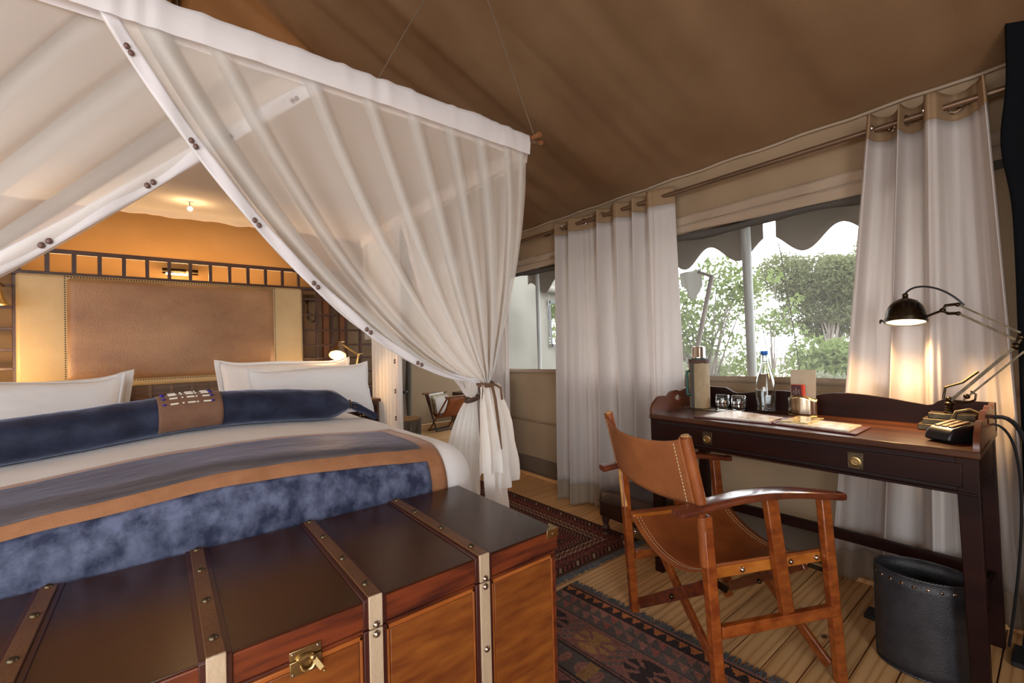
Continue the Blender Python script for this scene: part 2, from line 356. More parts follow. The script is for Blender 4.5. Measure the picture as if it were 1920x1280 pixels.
def st(o): o['kind'] = 'structure'; return o
def fbm(x, y, z=0., sc=1.): return noise.fractal(V((x*sc, y*sc, z*sc)), 1.0, 2.0, 4)
def bez(p0, p1, p2, p3, t):
    a = 1-t; return p0*(a**3)+p1*(3*a*a*t)+p2*(3*a*t*t)+p3*(t**3)

# ------------------------------------------------------------------ tent shell
XW = 2.52; EAVE = 2.12; SL = .55; RX = .1
def roofz(x): return EAVE+(XW-max(x, 2*RX-x))*SL
floor = thing('floor', '', '', (0, 0, 0)); del floor['label']; del floor['category']; floor['kind'] = 'structure'
W_ = .101
for k in range(78):
    y = -1.85+k*W_
    x1 = XW+.02 if y < 3.95 else 4.45
    ox = R.uniform(-.3, .3)
    mb = MB().box(-2.35, x1, 0, W_-.004, -.03, 0)
    obj('floorboard', mb, 'plank', floor, bevel=.0015, loc=(0, y, R.uniform(-.0008, 0)))
st(obj('floor_base', MB().box(-2.4, 4.5, -1.9, 6.0, -.08, -.034), 'blackin', floor)); 
def wallgrid(name, y0, y1, z0, z1, x, m='wall', holes=(), amp=.010, nu=90, nv=50, sag=0., seed=0.):
    ys = sorted(set([y0+(y1-y0)*i/nu for i in range(nu+1)]+[h for q in holes for h in q[:2]]))
    zs = sorted(set([z0+(z1-z0)*i/nv for i in range(nv+1)]+[h for q in holes for h in q[2:]]))
    mb = MB(); idx = {}
    for i, y in enumerate(ys):
        for j, z in enumerate(zs):
            idx[i, j] = len(mb.v)
            mb.v.append((x+(amp*fbm(y*1.3+seed, z*.8, .3, 2.)+amp*.5*fbm(y*6+seed, z*1.2, .7))*min(1, max(0, 2.10-z)*4), y, z))
    for i in range(len(ys)-1):
        for j in range(len(zs)-1):
            cy, cz = (ys[i]+ys[i+1])/2, (zs[j]+zs[j+1])/2
            if any(h[0] < cy < h[1] and h[2] < cz < h[3] for h in holes): continue
            mb.f.append((idx[i, j], idx[i+1, j], idx[i+1, j+1], idx[i, j+1]))
    return obj(name, mb, m, None, ang=80)
wr = st(wallgrid('wall_right', -1.9, 4.0, 0, EAVE+.03, XW, holes=[(.30, 3.36, .905, 1.77)]))
wl = st(wallgrid('wall_left', -1.9, 6.0, 0, EAVE+.03, 2*RX-XW, holes=[(-1.1, 1.5, .9, 1.77)], seed=5.))
def roofside(sgn):
    def fn(u, v):
        y = -1.95+u*7.95; x = (RX+(XW+.03-RX)*v)
        d = v
        e_ = min(1, (1-d)*9)
        off = (.030*fbm(y*1.6+d*.9, d*.5, 1.)+.024*fbm(y*4.2+d*1.6, d*.35, 6.)+.010*fbm(y*10+d*3, d*.7, 9.))*e_-.03*math.sin(PI*v)
        off += .010*math.exp(-((v-.97)/.03)**2)
        return (x if sgn > 0 else 2*RX-x, y, roofz(x)+off)
    return fn
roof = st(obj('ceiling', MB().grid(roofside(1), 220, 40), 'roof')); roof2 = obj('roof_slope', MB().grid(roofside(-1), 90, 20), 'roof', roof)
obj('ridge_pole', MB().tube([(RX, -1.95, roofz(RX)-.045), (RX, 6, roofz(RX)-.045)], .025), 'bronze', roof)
obj('eave_seam', MB().tube([(XW-.012, -1.9+i*.1, EAVE+.004*math.sin(i*1.7)) for i in range(60)], .007), 'trimcanvas', roof)
# canvas details on the right wall
obj('valance_hem', MB().grid(lambda u, v: (XW-.014-.006*math.sin(u*70)*(1-v), -1.5+4.9*u, 1.772+.012*math.sin(u*11)*(1-v)+.05*v), 160, 3), 'trimcanvas', wr, solid=.006)
obj('valance_band', MB().grid(lambda u, v: (XW-.010-.012*math.sin(u*95+math.sin(u*31))*(1-v), -1.5+4.9*u, 1.822+.055*v), 220, 4), 'trimcanvas', wr, solid=.004)
obj('rolled_screen', MB().tube([(XW+.012, -1.5+4.86*i/60, 1.752+.008*math.sin(i*.7)) for i in range(61)], [.022+.006*math.sin(i*1.3) for i in range(61)], 10), 'darkcanvas', wr)
obj('wall_seam', MB().grid(lambda u, v: (XW-.012, -1.6+5.6*u, .46+.02*v+.012*math.sin(u*7)), 60, 1), 'wall', wr, solid=.004)
obj('sill_hem', MB().grid(lambda u, v: (XW-.010, -1.5+4.86*u, .908-.035*v+.006*math.sin(u*17)), 90, 1), 'trimcanvas', wr, solid=.006)
st(obj('baseboard_right', MB().grid(lambda u, v: (XW-.022-.006*math.sin(u*60)*v, -1.9+5.9*u, .004+.15*v), 120, 4), 'basecanvas', None, solid=.006))
st(obj('trim_1', MB().box(XW-.06, XW-.03, -1.9, 4.0, 0, .02), 'plank', None, bevel=.003))
# window in the right wall: mesh, posts
win = st(obj('window_1', MB().grid(lambda u, v: (XW+.032, -1.5+4.86*u, .90+.87*v), 2, 2), 'screen'))
obj('window_post', MB().tube([(XW+.075, 1.10, .62), (XW+.07, 1.12, 2.1)], .025, 14), 'post', win)
obj('window_post', MB().tube([(XW+.075, 2.88, .62), (XW+.07, 2.88, 2.1)], .018, 14), 'post', win)
# extension room beyond the bed: jog wall with its little window, far wall, right wall
def jogfn(name, y, x0, x1, z1, holes, m):
    xs = sorted(set([x0+(x1-x0)*i/40 for i in range(41)]+[h for q in holes for h in q[:2]])); zs = sorted(set([z1*i/30 for i in range(31)]+[h for q in holes for h in q[2:]]))
    mb = MB(); idx = {}
    for i, x in enumerate(xs):
        for j, z in enumerate(zs): idx[i, j] = len(mb.v); mb.v.append((x, y+.02*fbm(x*1.2+z*.8, z*.6-x*.5, y, 1.5), z))
    for i in range(len(xs)-1):
        for j in range(len(zs)-1):
            cx, cz = (xs[i]+xs[i+1])/2, (zs[j]+zs[j+1])/2
            if any(h[0] < cx < h[1] and h[2] < cz < h[3] for h in holes): continue
            mb.f.append((idx[i, j], idx[i+1, j], idx[i+1, j+1], idx[i, j+1]))
    return st(obj(name, mb, m, None, ang=80))
wj = jogfn('wall_jog', 4.0, XW, 4.5, 2.3, [(3.78, 4.32, 1.13, 1.66)], 'greywall')
obj('window_border', MB().bar((3.76, 3.975, 1.68), (3.79, 3.975, 1.10), .035, .008, (0, 1, 0)).bar((3.76, 3.975, 1.115), (4.34, 3.975, 1.105), .035, .008, (0, 1, 0)).bar((3.76, 3.975, 1.65), (4.34, 3.975, 1.66), .03, .008, (0, 1, 0)), plain('window_binding', (.10, .10, .11), .8), wj)
obj('rolled_flap', MB().tube([(3.62+i*.1, 3.93, 1.80+.004*math.sin(i*2)) for i in range(8)], [.045, .05, .047, .05, .046, .05, .048, .05], 12), 'greywall', wj)
obj('tie_tape', MB().tube([(3.73, 3.94, 1.76), (3.70, 3.95, 1.5), (3.74, 3.95, 1.25), (3.75, 3.95, 1.09)], .006, 6), 'greywall', wj)
wf = jogfn('wall_far', 5.92, -2.35, 4.5, 3.4, [], 'wall')
we = st(wallgrid('wall_extension', 4.0, 6.0, 0, 2.3, 4.5, 'greywall', [(4.15, 5.75, .85, 1.75)], nu=20, nv=20))
st(obj('ceiling_extension', MB().grid(lambda u, v: (XW-.05+2.1*u, 3.95+2.1*v, 2.28-.1*u), 6, 6), 'greywall'))
wfront = jogfn('wall_front', -1.9, -2.35, 2.52, 3.4, [(-2.2, -.4, .05, 2.95)], 'wall')
# gold partition behind the bed
def part_fn(u, v):
    x = -2.3+3.98*u; y = 4.55+.010*fbm(x*1.2, v*3, 2.); return (x, y, v*(roofz(x)-.02))
wp = st(obj('wall_partition', MB().grid(part_fn, 60, 40), 'goldwall', None, ang=80))

# ------------------------------------------------------------------ outside: ground, awning, poles, plants
st(obj('ground', MB().grid(lambda u, v: (2.6+60*u**1.6, -30+110*v, -.7-.4*min(1, 3*u)+.15*fbm(u*20, v*20)), 40, 60), 'ground'))
aw = thing('awning', 'dark canvas awning with a scalloped edge hanging outside the window', 'awning', (3.2, 1.6, 1.7))
def scz(y): return 1.737-.066*math.cos(2*PI*(y-1.43)/.405)
for a, b in ((1.262, 3.7), (-.6, 1.18)):
    obj('scalloped_edge', MB().grid(lambda u, v: (3.2+.01*math.sin(30*u), a+(b-a)*u, scz(a+(b-a)*u)*(1-v)+1.95*v), 160, 4), 'scallop', aw, solid=.004)
obj('awning_roof', MB().grid(lambda u, v: (2.53+.68*v, -.6+4.3*u, 2.10-.15*v-.03*math.sin(PI*v)), 30, 6), 'scallop', aw, solid=.004)
t = thing('guy_pole', 'thin pole leaning outside the window with a scrap of pale cloth at its top', 'pole', (3.2, 1.75, -.7))
obj('pole', MB().tube([(3.2, 2.21, -.8), (3.2, 1.625, 1.60)], .017, 10), 'bark', t)
obj('cross_arm', MB().tube([(3.2, 1.625, 1.59), (3.2, 1.73, 1.64)], .012, 8), 'bark', t)
def flag(u, v):
    y = 1.70+.17*u; return (3.18+.02*math.sin(6*u+2*v), y, 1.66-.02*u-v*(.10+.13*math.exp(-((u-.35)/.3)**2)))
obj('cloth_scrap', MB().grid(flag, 14, 10), 'leafcloth', t, solid=.003)
tag(obj('guy_rope', MB().tube([(3.2, 1.17, 1.75), (3.2, 1.13, 1.45), (3.2, 1.09, 1.1), (3.2, 1.02, .4), (3.25, .95, -.8)], .003, 6), 'darkcanvas'), 'thin dark guy rope slanting down outside the window', 'rope')
def foliage(name, m, centers, n, size, parent, seed, branches=None, kind=True):
    rg = np.random.RandomState(seed); cs = np.array(centers); wts = cs[:, 3]**2; wts = wts/wts.sum()
    ix = rg.choice(len(cs), n, p=wts); d = rg.normal(size=(n, 3)); d /= np.linalg.norm(d, axis=1)[:, None]
    rad = cs[ix, 3:4]*(rg.uniform(.45, 1.05, (n, 1))**.7); c = cs[ix, :3]+d*rad*np.array([1, 1, .8])
    a = rg.normal(size=(n, 3)); a /= np.linalg.norm(a, axis=1)[:, None]; b = np.cross(a, rg.normal(size=(n, 3))); b /= np.linalg.norm(b, axis=1)[:, None]
    s = size*rg.uniform(.6, 1.3, (n, 1))
    vs = np.stack([c-a*s, c+b*s*.42, c+a*s, c-b*s*.42], 1).reshape(-1, 3)
    me = bpy.data.meshes.new(name); me.vertices.add(4*n); me.vertices.foreach_set('co', vs.ravel()); me.loops.add(4*n); me.loops.foreach_set('vertex_index', np.arange(4*n)); me.polygons.add(n); me.polygons.foreach_set('loop_start', np.arange(0, 4*n, 4))
    me.update(calc_edges=True); me.materials.append(M[m]); o = bpy.data.objects.new(name, me); link(o, parent); o['kind'] = 'stuff' if kind else ''
    return o
def tree(name, label, base, blobs, n, size, m, seed, trunk=.05, cat='tree', group=None):
    t = thing(name, label, cat, base, group); rg = random.Random(seed)
    foliage('foliage', m, blobs, n, size, t, seed)
    mb = MB(); top = V(blobs[0][:3])
    mid = V(base).lerp(top, .45)+V((rg.uniform(-.1, .1), rg.uniform(-.1, .1), 0))*trunk*10
    mb.tube([base, mid, top], [trunk, trunk*.75, trunk*.35], 8)
    for b in blobs[1:]:
        p = V(base).lerp(top, rg.uniform(.35, .8)); q = V(b[:3]); mb.tube([p, p.lerp(q, .5)+V((0, 0, .05)), q], [trunk*.4, trunk*.28, trunk*.12], 6)
    obj('trunk', mb, 'bark', t); return t
rb = random.Random(3)
def blobs(c, spread, r, n, rr=rb): return [(c[0], c[1], c[2], r)]+[(c[0]+rr.uniform(-1, 1)*spread[0], c[1]+rr.uniform(-1, 1)*spread[1], c[2]+rr.uniform(-1, 1)*spread[2], r*rr.uniform(.5, 1)) for _ in range(n)]
# direction helper: real positions worked out from the view geometry
tree('leafy_sapling', 'airy light green sapling just beyond the leaning pole', (5.2, 2.75, -1.0), blobs((5.2, 2.75, 1.3), (.35, .50, .62), .32, 18), 3400, .038, 'leaf1', 11, .035)
tree('thin_sapling', 'sparse small leaved branch right of the window post', (6.6, 2.5, -1.0), blobs((6.6, 2.55, 1.35), (.22, .32, .66), .18, 11), 560, .042, 'leaf1', 12, .02)
tree('rounded_tree', 'broad rounded dull green tree standing at the right of the window view', (15., 4.2, -1.0), blobs((15., 4.25, 2.35), (.7, 1.0, .95), .74, 26), 34000, .058, 'leaf2', 13, .08)
tree('edge_tree', 'taller tree partly behind the right curtain edge', (18.5, 3.1, -1.0), blobs((18.5, 3.2, 3.1), (.6, .9, 1.0), .75, 12), 9000, .085, 'leaf1', 14, .08)
tree('low_tree', 'low pale tree far off beyond the small corner window', (9., 13., -1.0), blobs((9., 12., 1.8), (2., 4., 1.8), 1.2, 26), 12000, .12, 'leaf1', 15, .15)
k = 0
for (x, y, z, r, n, s, mm, lab) in [(6.3, 4.4, .15, .5, 3200, .05, 'leaf1', 'leafy bush low behind the steel flask and the glasses'),
                              (9.2, 4.9, .35, .6, 3200, .06, 'leaf3', 'grey green scrub bush at the left side of the window view'),
                              (8.3, 2.6, .12, .45, 3800, .06, 'leaf3', 'pale scrub bush behind the water bottle'),
                              (7.0, .55, .12, .5, 3400, .055, 'leaf3', 'tangled scrub bush behind the upright cream card'),
                              (11.5, 3.0, .55, .7, 4200, .08, 'leaf1', 'bright leafy bush under the rounded tree'),
                              (13.2, 7.4, .55, .8, 4000, .08, 'leaf3', 'distant scrub bush behind the leafy sapling')]:
    tree('scrub_bush', lab, (x, y, -1.05), blobs((x, y, z), (.4, .75, .35), r, 10), n, s, mm, 30+k, .03, 'bush'); k += 1
tr = thing('fallen_branch', 'bare grey branch lying through the scrub outside', 'branch', (6.6, .5, 0))
obj('limb', MB().tube([(6.6, 1.25, .98), (6.5, .95, .95), (6.4, .7, .83), (6.3, .45, .72)], [.012, .02, .025, .015], 8).tube([(6.5, .95, .95), (6.5, 1.1, 1.0), (6.5, 1.35, 1.0)], [.012, .008, .005], 6).tube([(6.3, .8, .66), (6.3, .5, .70), (6.3, .2, .72)], [.006, .015, .012], 6), 'bark', tr)

# ------------------------------------------------------------------ bed
BX0, BX1, BY0, BY1, BR = -.72, .92, 1.72, 3.62, .15
def bedz(x, y): return .688+.058*math.cos(min(1, abs(x-.2)/.95)*PI/2)**2+.006*fbm(x*3, y*3, 4.)
def bedmap(px, py, off=0., flare=.1):
    ix, iy = min(max(px, BX0), BX1), min(max(py, BY0), BY1)
    dx, dy = px-ix, py-iy; d = math.hypot(dx, dy); zt = bedz(ix, iy)
    if d < 1e-6: return V((px, py, zt+off))
    ux, uy = dx/d, dy/d; L = BR*PI/2
    if d < L: a = d/BR; out = BR*math.sin(a)+off*math.sin(a); z = zt-BR*(1-math.cos(a))+off*math.cos(a)
    else:
        e = d-L; out = BR+off+e*flare*max(0, ux)*(1.1)+.012*math.sin((px+py)*24)*min(1, e*4)*abs(ux); z = zt-BR-e
    return V((ix+ux*out, iy+uy*out, z))
bed = thing('bed', 'big double bed made up in smooth white linen under the hanging net', 'bed', (.1, 2.65, 0))
def duv(u, v):
    px = -1.38+(1.58+1.38)*u; py = 1.07+(3.62-1.07)*v
    if px > BX1: px = BX1+(px-BX1)*.98
    p = bedmap(px, py); return p
mb = MB()
us = [i/110 for i in range(111)]; vs_ = [j/90 for j in range(91)]
mb.grid(duv, 110, 90)
obj('duvet', mb, 'white', bed, solid=.006)
obj('mattress', MB().box(-.78, .98, 1.66, 3.66, .36, .58), 'white', bed, bevel=.05)
obj('bed_base', MB().box(-.75, .95, 1.68, 3.68, .1, .35), 'darkwood', bed, bevel=.01)
for x, y in ((-.68, 1.75), (.88, 1.75), (-.68, 3.6), (.88, 3.6)): obj('leg', MB().box(x-.04, x+.04, y-.04, y+.04, 0, .1), 'darkwood', bed)
obj('head_ledge', MB().tube([(-.78, 3.64, .775), (.98, 3.64, .775)], .022, 12), 'blackplastic', bed)
# headboard with rail, planks, side screens
hb = thing('headboard', 'cream hide headboard with a big nailed tan leather panel', 'headboard', (.11, 3.75, 0))
def pad(x0, x1, z0, z1, y, th, r=.02, n=24, m=18, cr=0.):
    def fn(u, v):
        x = x0+(x1-x0)*u; z = z0+(z1-z0)*v
        e = min(min(u, 1-u)*(x1-x0), min(v, 1-v)*(z1-z0)); k = 1-max(0, 1-e/r)**2
        return (x, y-th*math.sqrt(max(0, k)), z)
    return MB().grid(fn, n*2, m*2)
obj('cream_frame', MB().box(-.647, .866, 3.70, 3.765, .915, 1.60), 'cream', hb, bevel=.018)
obj('leather_panel', pad(-.444, .669, .957, 1.588, 3.705, .018, .03), 'tanhide', hb)
nm = MB()
def rect_pts(x0, x1, z0, z1, s):
    P = []; 
    n = int((x1-x0)/s); P += [(x0+(x1-x0)*i/n, z) for i in range(n+1) for z in (z0, z1)]
    n = int((z1-z0)/s); P += [(x, z0+(z1-z0)*i/n) for i in range(1, n) for x in (x0, x1)]
    return P
for x, z in rect_pts(-.446, .671, .955, 1.59, .0135): nm.lathe([(.0048, 0), (.003, .0035), (0, .0045)], (x, 3.701, z), (0, -1, 0), seg=5)
o = obj('nail_trim', nm, 'nail', hb); o['kind'] = 'stuff'
obj('top_rail', MB().box(-1.45, 1.47, 3.775, 3.805, 1.738, 1.765), 'darkwood', hb, bevel=.003)
obj('lower_rail', MB().box(-1.45, 1.47, 3.775, 3.805, 1.60, 1.625), 'darkwood', hb, bevel=.003)
rung = obj('rung', MB().box(-.010, .010, -.012, .012, 0, .115), 'darkwood', hb, loc=(-.53, 3.79, 1.624))
for k in range(-8, 18):
    if k: put(rung, (-.53+.1157*k, 3.79, 1.624), hb)
for k in range(4): obj('back_board', MB().box(-.64, .86, 3.735, 3.75, .60+.082*k, .60+.082*k+.078), 'slatwood', hb, bevel=.002)
for k in range(-5, 8): obj('back_batten', MB().box(-.059+.111*k-.009, -.059+.111*k+.009, 3.722, 3.735, .60, .918), 'slatwood', hb, bevel=.002)
def screen(x0, n, label, xa, xb):
    t = thing('lattice_screen', label, 'screen', ((xa+xb)/2, 3.8, 0))
    xs = [x0+.117*i for i in range(n)]
    for x in xs: obj('upright', MB().box(x-.0095, x+.0095, 3.79, 3.812, .79, 1.60), 'darkwood', t, bevel=.002)
    for z in (1.53, 1.405, 1.281, 1.160, 1.05, .93, .812): obj('crossbar', MB().box(xa, xb, 3.778, 3.792, z-.008, z+.008), 'darkwood', t, bevel=.002)
    obj('base_panel', MB().box(xa, xb, 3.785, 3.805, 0, .79), 'darkwood', t, bevel=.004)
    obj('end_post', MB().box(xa-.02, xa+.005, 3.78, 3.82, 0, 1.60), 'darkwood', t, bevel=.003); obj('end_post', MB().box(xb-.005, xb+.02, 3.78, 3.82, 0, 1.60), 'darkwood', t, bevel=.003)
    return t
screen(.995, 4, 'dark wooden lattice screen right of the headboard behind the lit lamp', .885, 1.46)
screen(-1.11, 4, 'dark wooden lattice screen left of the headboard beside the brass shade', -1.25, -.668)
tag(obj('wardrobe_post', MB().box(1.10, 1.15, 4.0, 4.05, 0, 1.62), 'wardwood', None, bevel=.004), 'orange brown wooden post seen through the right lattice, left one', 'post')
tag(obj('wardrobe_post', MB().box(1.24, 1.29, 4.0, 4.05, 0, 1.62), 'wardwood', None, bevel=.004), 'orange brown wooden post behind the right lattice, second from the headboard', 'post')
tag(obj('wardrobe_post', MB().box(1.60, 1.66, 4.0, 4.05, 0, 1.62), 'wardwood', None, bevel=.004), 'orange brown wooden post at the outer edge of the right lattice', 'post')
for xa_, xb_, lb_ in ((.885, 1.75, 'added canvas panel darkening the view through the right lattice screen'), (-1.6, -.66, 'added canvas panel darkening the view through the left lattice screen')):
    tag(obj('added_backing', MB().grid(lambda u, v: (xa_+(xb_-xa_)*u, 4.09+.01*fbm(u*4, v*3, 5.), 1.66*v), 12, 12), 'wall', None, solid=.006), lb_, 'canvas')  # panels added so the lamplit partition does not show between the lattice bars
hk = thing('coat_hook', 'small brass coat hook seen through the lattice beside the headboard', 'hook', (.98, 4.06, 1.45))
def hkp(x, z, y=4.04): return (x*.9+.05, y, 1.1+(z-1.1)*.9)
obj('back_plate', MB().box(.90, 1.07, 4.055, 4.08, 1.545, 1.60), 'brassdull', hk, bevel=.004)
obj('upper_hook', MB().tube([hkp(1.03, 1.60, 4.055), hkp(1.03, 1.575, 4.02), hkp(1.03, 1.59, 3.985)], .009, 8).ball(hkp(1.03, 1.60, 3.985), .018), 'bronze', hk)
obj('lower_hook', MB().tube([hkp(1.03, 1.59, 4.055), hkp(1.03, 1.52, 4.03), hkp(1.035, 1.42, 4.01), hkp(1.06, 1.385, 4.), hkp(1.10, 1.41, 4.), hkp(1.10, 1.45, 4.)], .009, 8), 'brassdull', hk)
# picture light on the partition, lit
pl = thing('picture_light', 'brass tube picture light glowing on the gold canvas above the headboard', 'lamp', (.13, 4.5, 1.78))
obj('tube_shade', MB().tube([(.012, 4.47, 1.785), (.245, 4.47, 1.785)], .023, 16), 'bronze', pl)
obj('lit_opening', MB().box(.035, .175, 4.452, 4.488, 1.757, 1.766), 'glow', pl)
obj('clamp_ring', MB().tube([(.165, 4.47, 1.785), (.178, 4.47, 1.785)], .027, 16), 'brass', pl)
obj('bracket', MB().tube([(.13, 4.55, 1.80), (.13, 4.50, 1.81), (.13, 4.475, 1.80)], .007, 8), 'brass', pl)
lamp_light('picture_lamp', (.12, 4.36, 1.72), 1.6, .05)
vs = thing('assumed_strip_light', 'assumed warm strip light, unseen behind the headboard, washing the gold canvas', 'lamp', (.1, 4.24, 1.58))  # light and its mount assumed from the gold glow on roof and partition
obj('fitting', MB().box(-.8, 1.0, 4.22, 4.28, 1.55, 1.58).box(-.5, -.46, 4.25, 4.56, 1.55, 1.57).box(.7, .74, 4.25, 4.56, 1.55, 1.57), 'bronze', vs)
VL = bpy.data.lights.new('assumed_strip_lamp', 'AREA'); VL.shape = 'RECTANGLE'; VL.size = 1.7; VL.size_y = .04; VL.energy = 8.5; VL.color = WARM
vo_ = bpy.data.objects.new('assumed_strip_lamp', VL); vo_.location = (.1, 4.25, 1.60); vo_.rotation_euler = (PI+.12, 0, 0); COL.objects.link(vo_)

# bolster
bol = thing('bolster', 'long navy velvet bolster with a beaded brown suede band and tied end', 'bolster', (.1, 2.6, .7))
A_, B_ = V((-.72, 2.46, 0)), V((.86, 2.66, 0))
def bolc(s):   # axis point
    p = A_.lerp(B_, s); z = bedz(p.x, p.y)+.088; return V((p.x, p.y, z))
def bolr(s):
    d = min(s, 1-s); return .094*min(1, (.30+.7*math.sin(min(1, d/.085)*PI/2)))
ax_ = (B_-A_).normalized(); sd_ = V((-ax_.y, ax_.x, 0))
def bolfn(off):
    def fn(u, v, s0=0., s1=1., a0=0., a1=2*PI):
        s = s0+(s1-s0)*u; a = a0+(a1-a0)*v; r = bolr(s)+off
        d = min(s, 1-s)
        r *= 1+.035*math.sin(a*9)*max(0, 1-d/.09)
        r += .003*fbm(s*12, a*1.3, 2.)
        c = bolc(s); return c+sd_*(math.cos(a)*r*1.10)+V((0, 0, 1))*(math.sin(a)*r*(.95 if math.sin(a) > 0 else .86))
    return fn
f0 = bolfn(0)
obj('cover', MB().grid(lambda u, v: f0(u, v), 150, 48), 'navy', bol, ang=70)
f1 = bolfn(.004)
obj('suede_band', MB().grid(lambda u, v: f1(u, v, .440, .590, .02, PI+.85), 20, 40), 'suededk', bol, solid=.003)
f2 = bolfn(.0085)
def band_pt(s, a): return f2(0, 0, s, s, a, a)
for r_i, aa in enumerate((2.50, 2.16, 1.85, 1.56)):
    if True:
        for sx in (.4535, .5665):
            if r_i == 0 and sx > .5: pass
            p = band_pt(sx, aa); obj('blue_bead', MB().ball(p, .0048, 1.7, 1, 1, 5), 'bluebead', bol)
        for sc in (.476, .5155, .5525):
            a = band_pt(sc-.009, aa); b = band_pt(sc+.009, aa); obj('bone_bead', MB().tube([a, b], .0038, 6), 'bonebead', bol)
        for sx in (.4965, .530):
            p = band_pt(sx, aa); obj('button_bead', MB().ball(p, .0042, 1.1, 1, .9, 5), 'bonebead', bol)
e = bolc(1.); 
def tail(u, v):
    c = bez(e, e+V((.03, .0, -.005)), e+V((.06, -.01, -.02)), e+V((.155, -.03, -.085)), u)
    r = .018+.026*math.sin(min(1, u*1.4)*PI*.62)-.012*u; a = v*2*PI; rr = r*(1+.16*math.sin(5*a+u*3))
    return c+V((0, 1, 0))*math.cos(a)*rr+V((.25, 0, 1)).normalized()*math.sin(a)*rr*.6
obj('tied_tail', MB().grid(tail, 20, 30), 'navy', bol, ang=70)
obj('tie_cord', MB().tube([e+V((.012, .024*math.cos(a), .024*math.sin(a))) for a in [i*PI/6 for i in range(13)]], .004, 6).tube([e+V((.015, -.02, .01)), e+V((.03, -.035, -.01)), e+V((.045, -.035, -.035))], .003, 6), 'cord', bol)
e2 = bolc(0.)
obj('left_tail', MB().tube([e2, e2+V((-.06, 0, -.02)), e2+V((-.14, 0, -.08))], [.022, .04, .03], 12), 'navy', bol)

# pillows
def pillow(label, c, wd, ht, th, lean, turn, seed, group=None):
    t = thing('pillow', label, 'pillow', (c[0], c[1], c[2]), group)
    rot = Matrix.Rotation(turn, 3, 'Z') @ Matrix.Rotation(-lean, 3, 'X')
    def surf(sgn, ext=0.):
        def fn(u, v):
            a, b = u*2-1, v*2-1
            k = (max(0, 1-abs(a)**3.2)**.55)*(max(0, 1-abs(b)**2.8)**.6)
            pin = 1-.05*(1-abs(b))*abs(a)**4; pinv = 1-.10*(1-abs(a))*0-.06*(1-a*a)*abs(b)**4
            x = a*wd/2*pin; z = (b*pinv*.5+.5)*ht
            y = sgn*th/2*k+.006*fbm(a*3+seed, b*3, sgn)*k*1.4+.003*fbm(a*9+seed*2, b*4, 3.)
            z += (.012*math.sin(a*2.2+seed)+.030*abs(a)**7)*b
            return V(c)+rot @ V((x, y, z))
        return fn
    mb = MB().grid(surf(-1), 44, 28); mb.grid(surf(1), 44, 28); obj('cushion', mb, 'pillow', t, ang=80)
    def fl(u, v):
        n = 4*u; sidei = int(min(3, n)); q = n-sidei
        a, b = [(2*q-1, -1), (1, 2*q-1), (1-2*q, 1), (-1, 1-2*q)][sidei]
        e = (.028 if seed in (2., 4.) else .010)*v
        pin = 1-.05*(1-abs(b))*abs(a)**4; pinv = 1-.06*(1-a*a)*abs(b)**4
        x = a*wd/2*pin+(e*(1 if a > 0 else -1) if abs(a) > .999 else 0); z = (b*pinv*.5+.5)*ht+(e*(1 if b > 0 else -1) if abs(b) > .999 else 0)*.6
        y = .003*math.sin(u*80+seed)+.012*fbm(u*9+seed, v, 1.)*v
        z += (.012*math.sin(a*2.2+seed)+.030*min(1, abs(a))**7)*b
        return V(c)+rot @ V((x, y, z))
    obj('flange', MB().grid(fl, 120, 3), 'pillow', t, solid=.003, ang=80)
    return t
pillow('front white pillow of the right hand pair leaning behind the bolster', (.785, 3.02, .70), .74, .31, .13, .30, .05, 1.)
pillow('back white pillow of the right hand pair, its left edge showing', (.69, 3.30, .70), .80, .335, .14, .22, .02, 2.)
pillow('front white pillow on the left half of the bed', (-.535, 3.02, .70), .74, .31, .14, .30, -.04, 3.)
pillow('back white pillow on the left half of the bed, only its frilled edge visible', (-.550, 3.20, .70), .80, .295, .13, .22, -.02, 4.)

# bed runner
rn = thing('bed_runner', 'brown suede edged bed runner in crushed blue and grey velvet', 'runner', (.1, 1.9, .7))
def rgrid(x0, x1, y0, y1, off, nx=90, ny=24):
    def sk(px): return .0
    def f(u, v):
        px = x0+(x1-x0)*u; py = y0+(y1-y0)*v
        return bedmap(px, py+(.075*(px-.8) if py > 1.95 else .02*(px-.8) if py > 1.62 else 0), off)
    return MB().grid(f, nx, ny)
yA, yB, yC, yD = 2.125, 2.065, 1.655, 1.59
yE = 1.20
xr = .895; xi = .824
obj('suede_backing', rgrid(-1.0, xr, yE, yA, .0055, 100, 90), 'suede', rn, solid=.002)
obj('grey_velvet_panel', rgrid(-1.0, xi, yC, yB, .0080, 100, 40), 'greyvelvet', rn, solid=.0015)
obj('blue_velvet_panel', rgrid(-1.0, xi, yE, yD, .0080, 100, 40), 'bluevelvet', rn, solid=.0015)
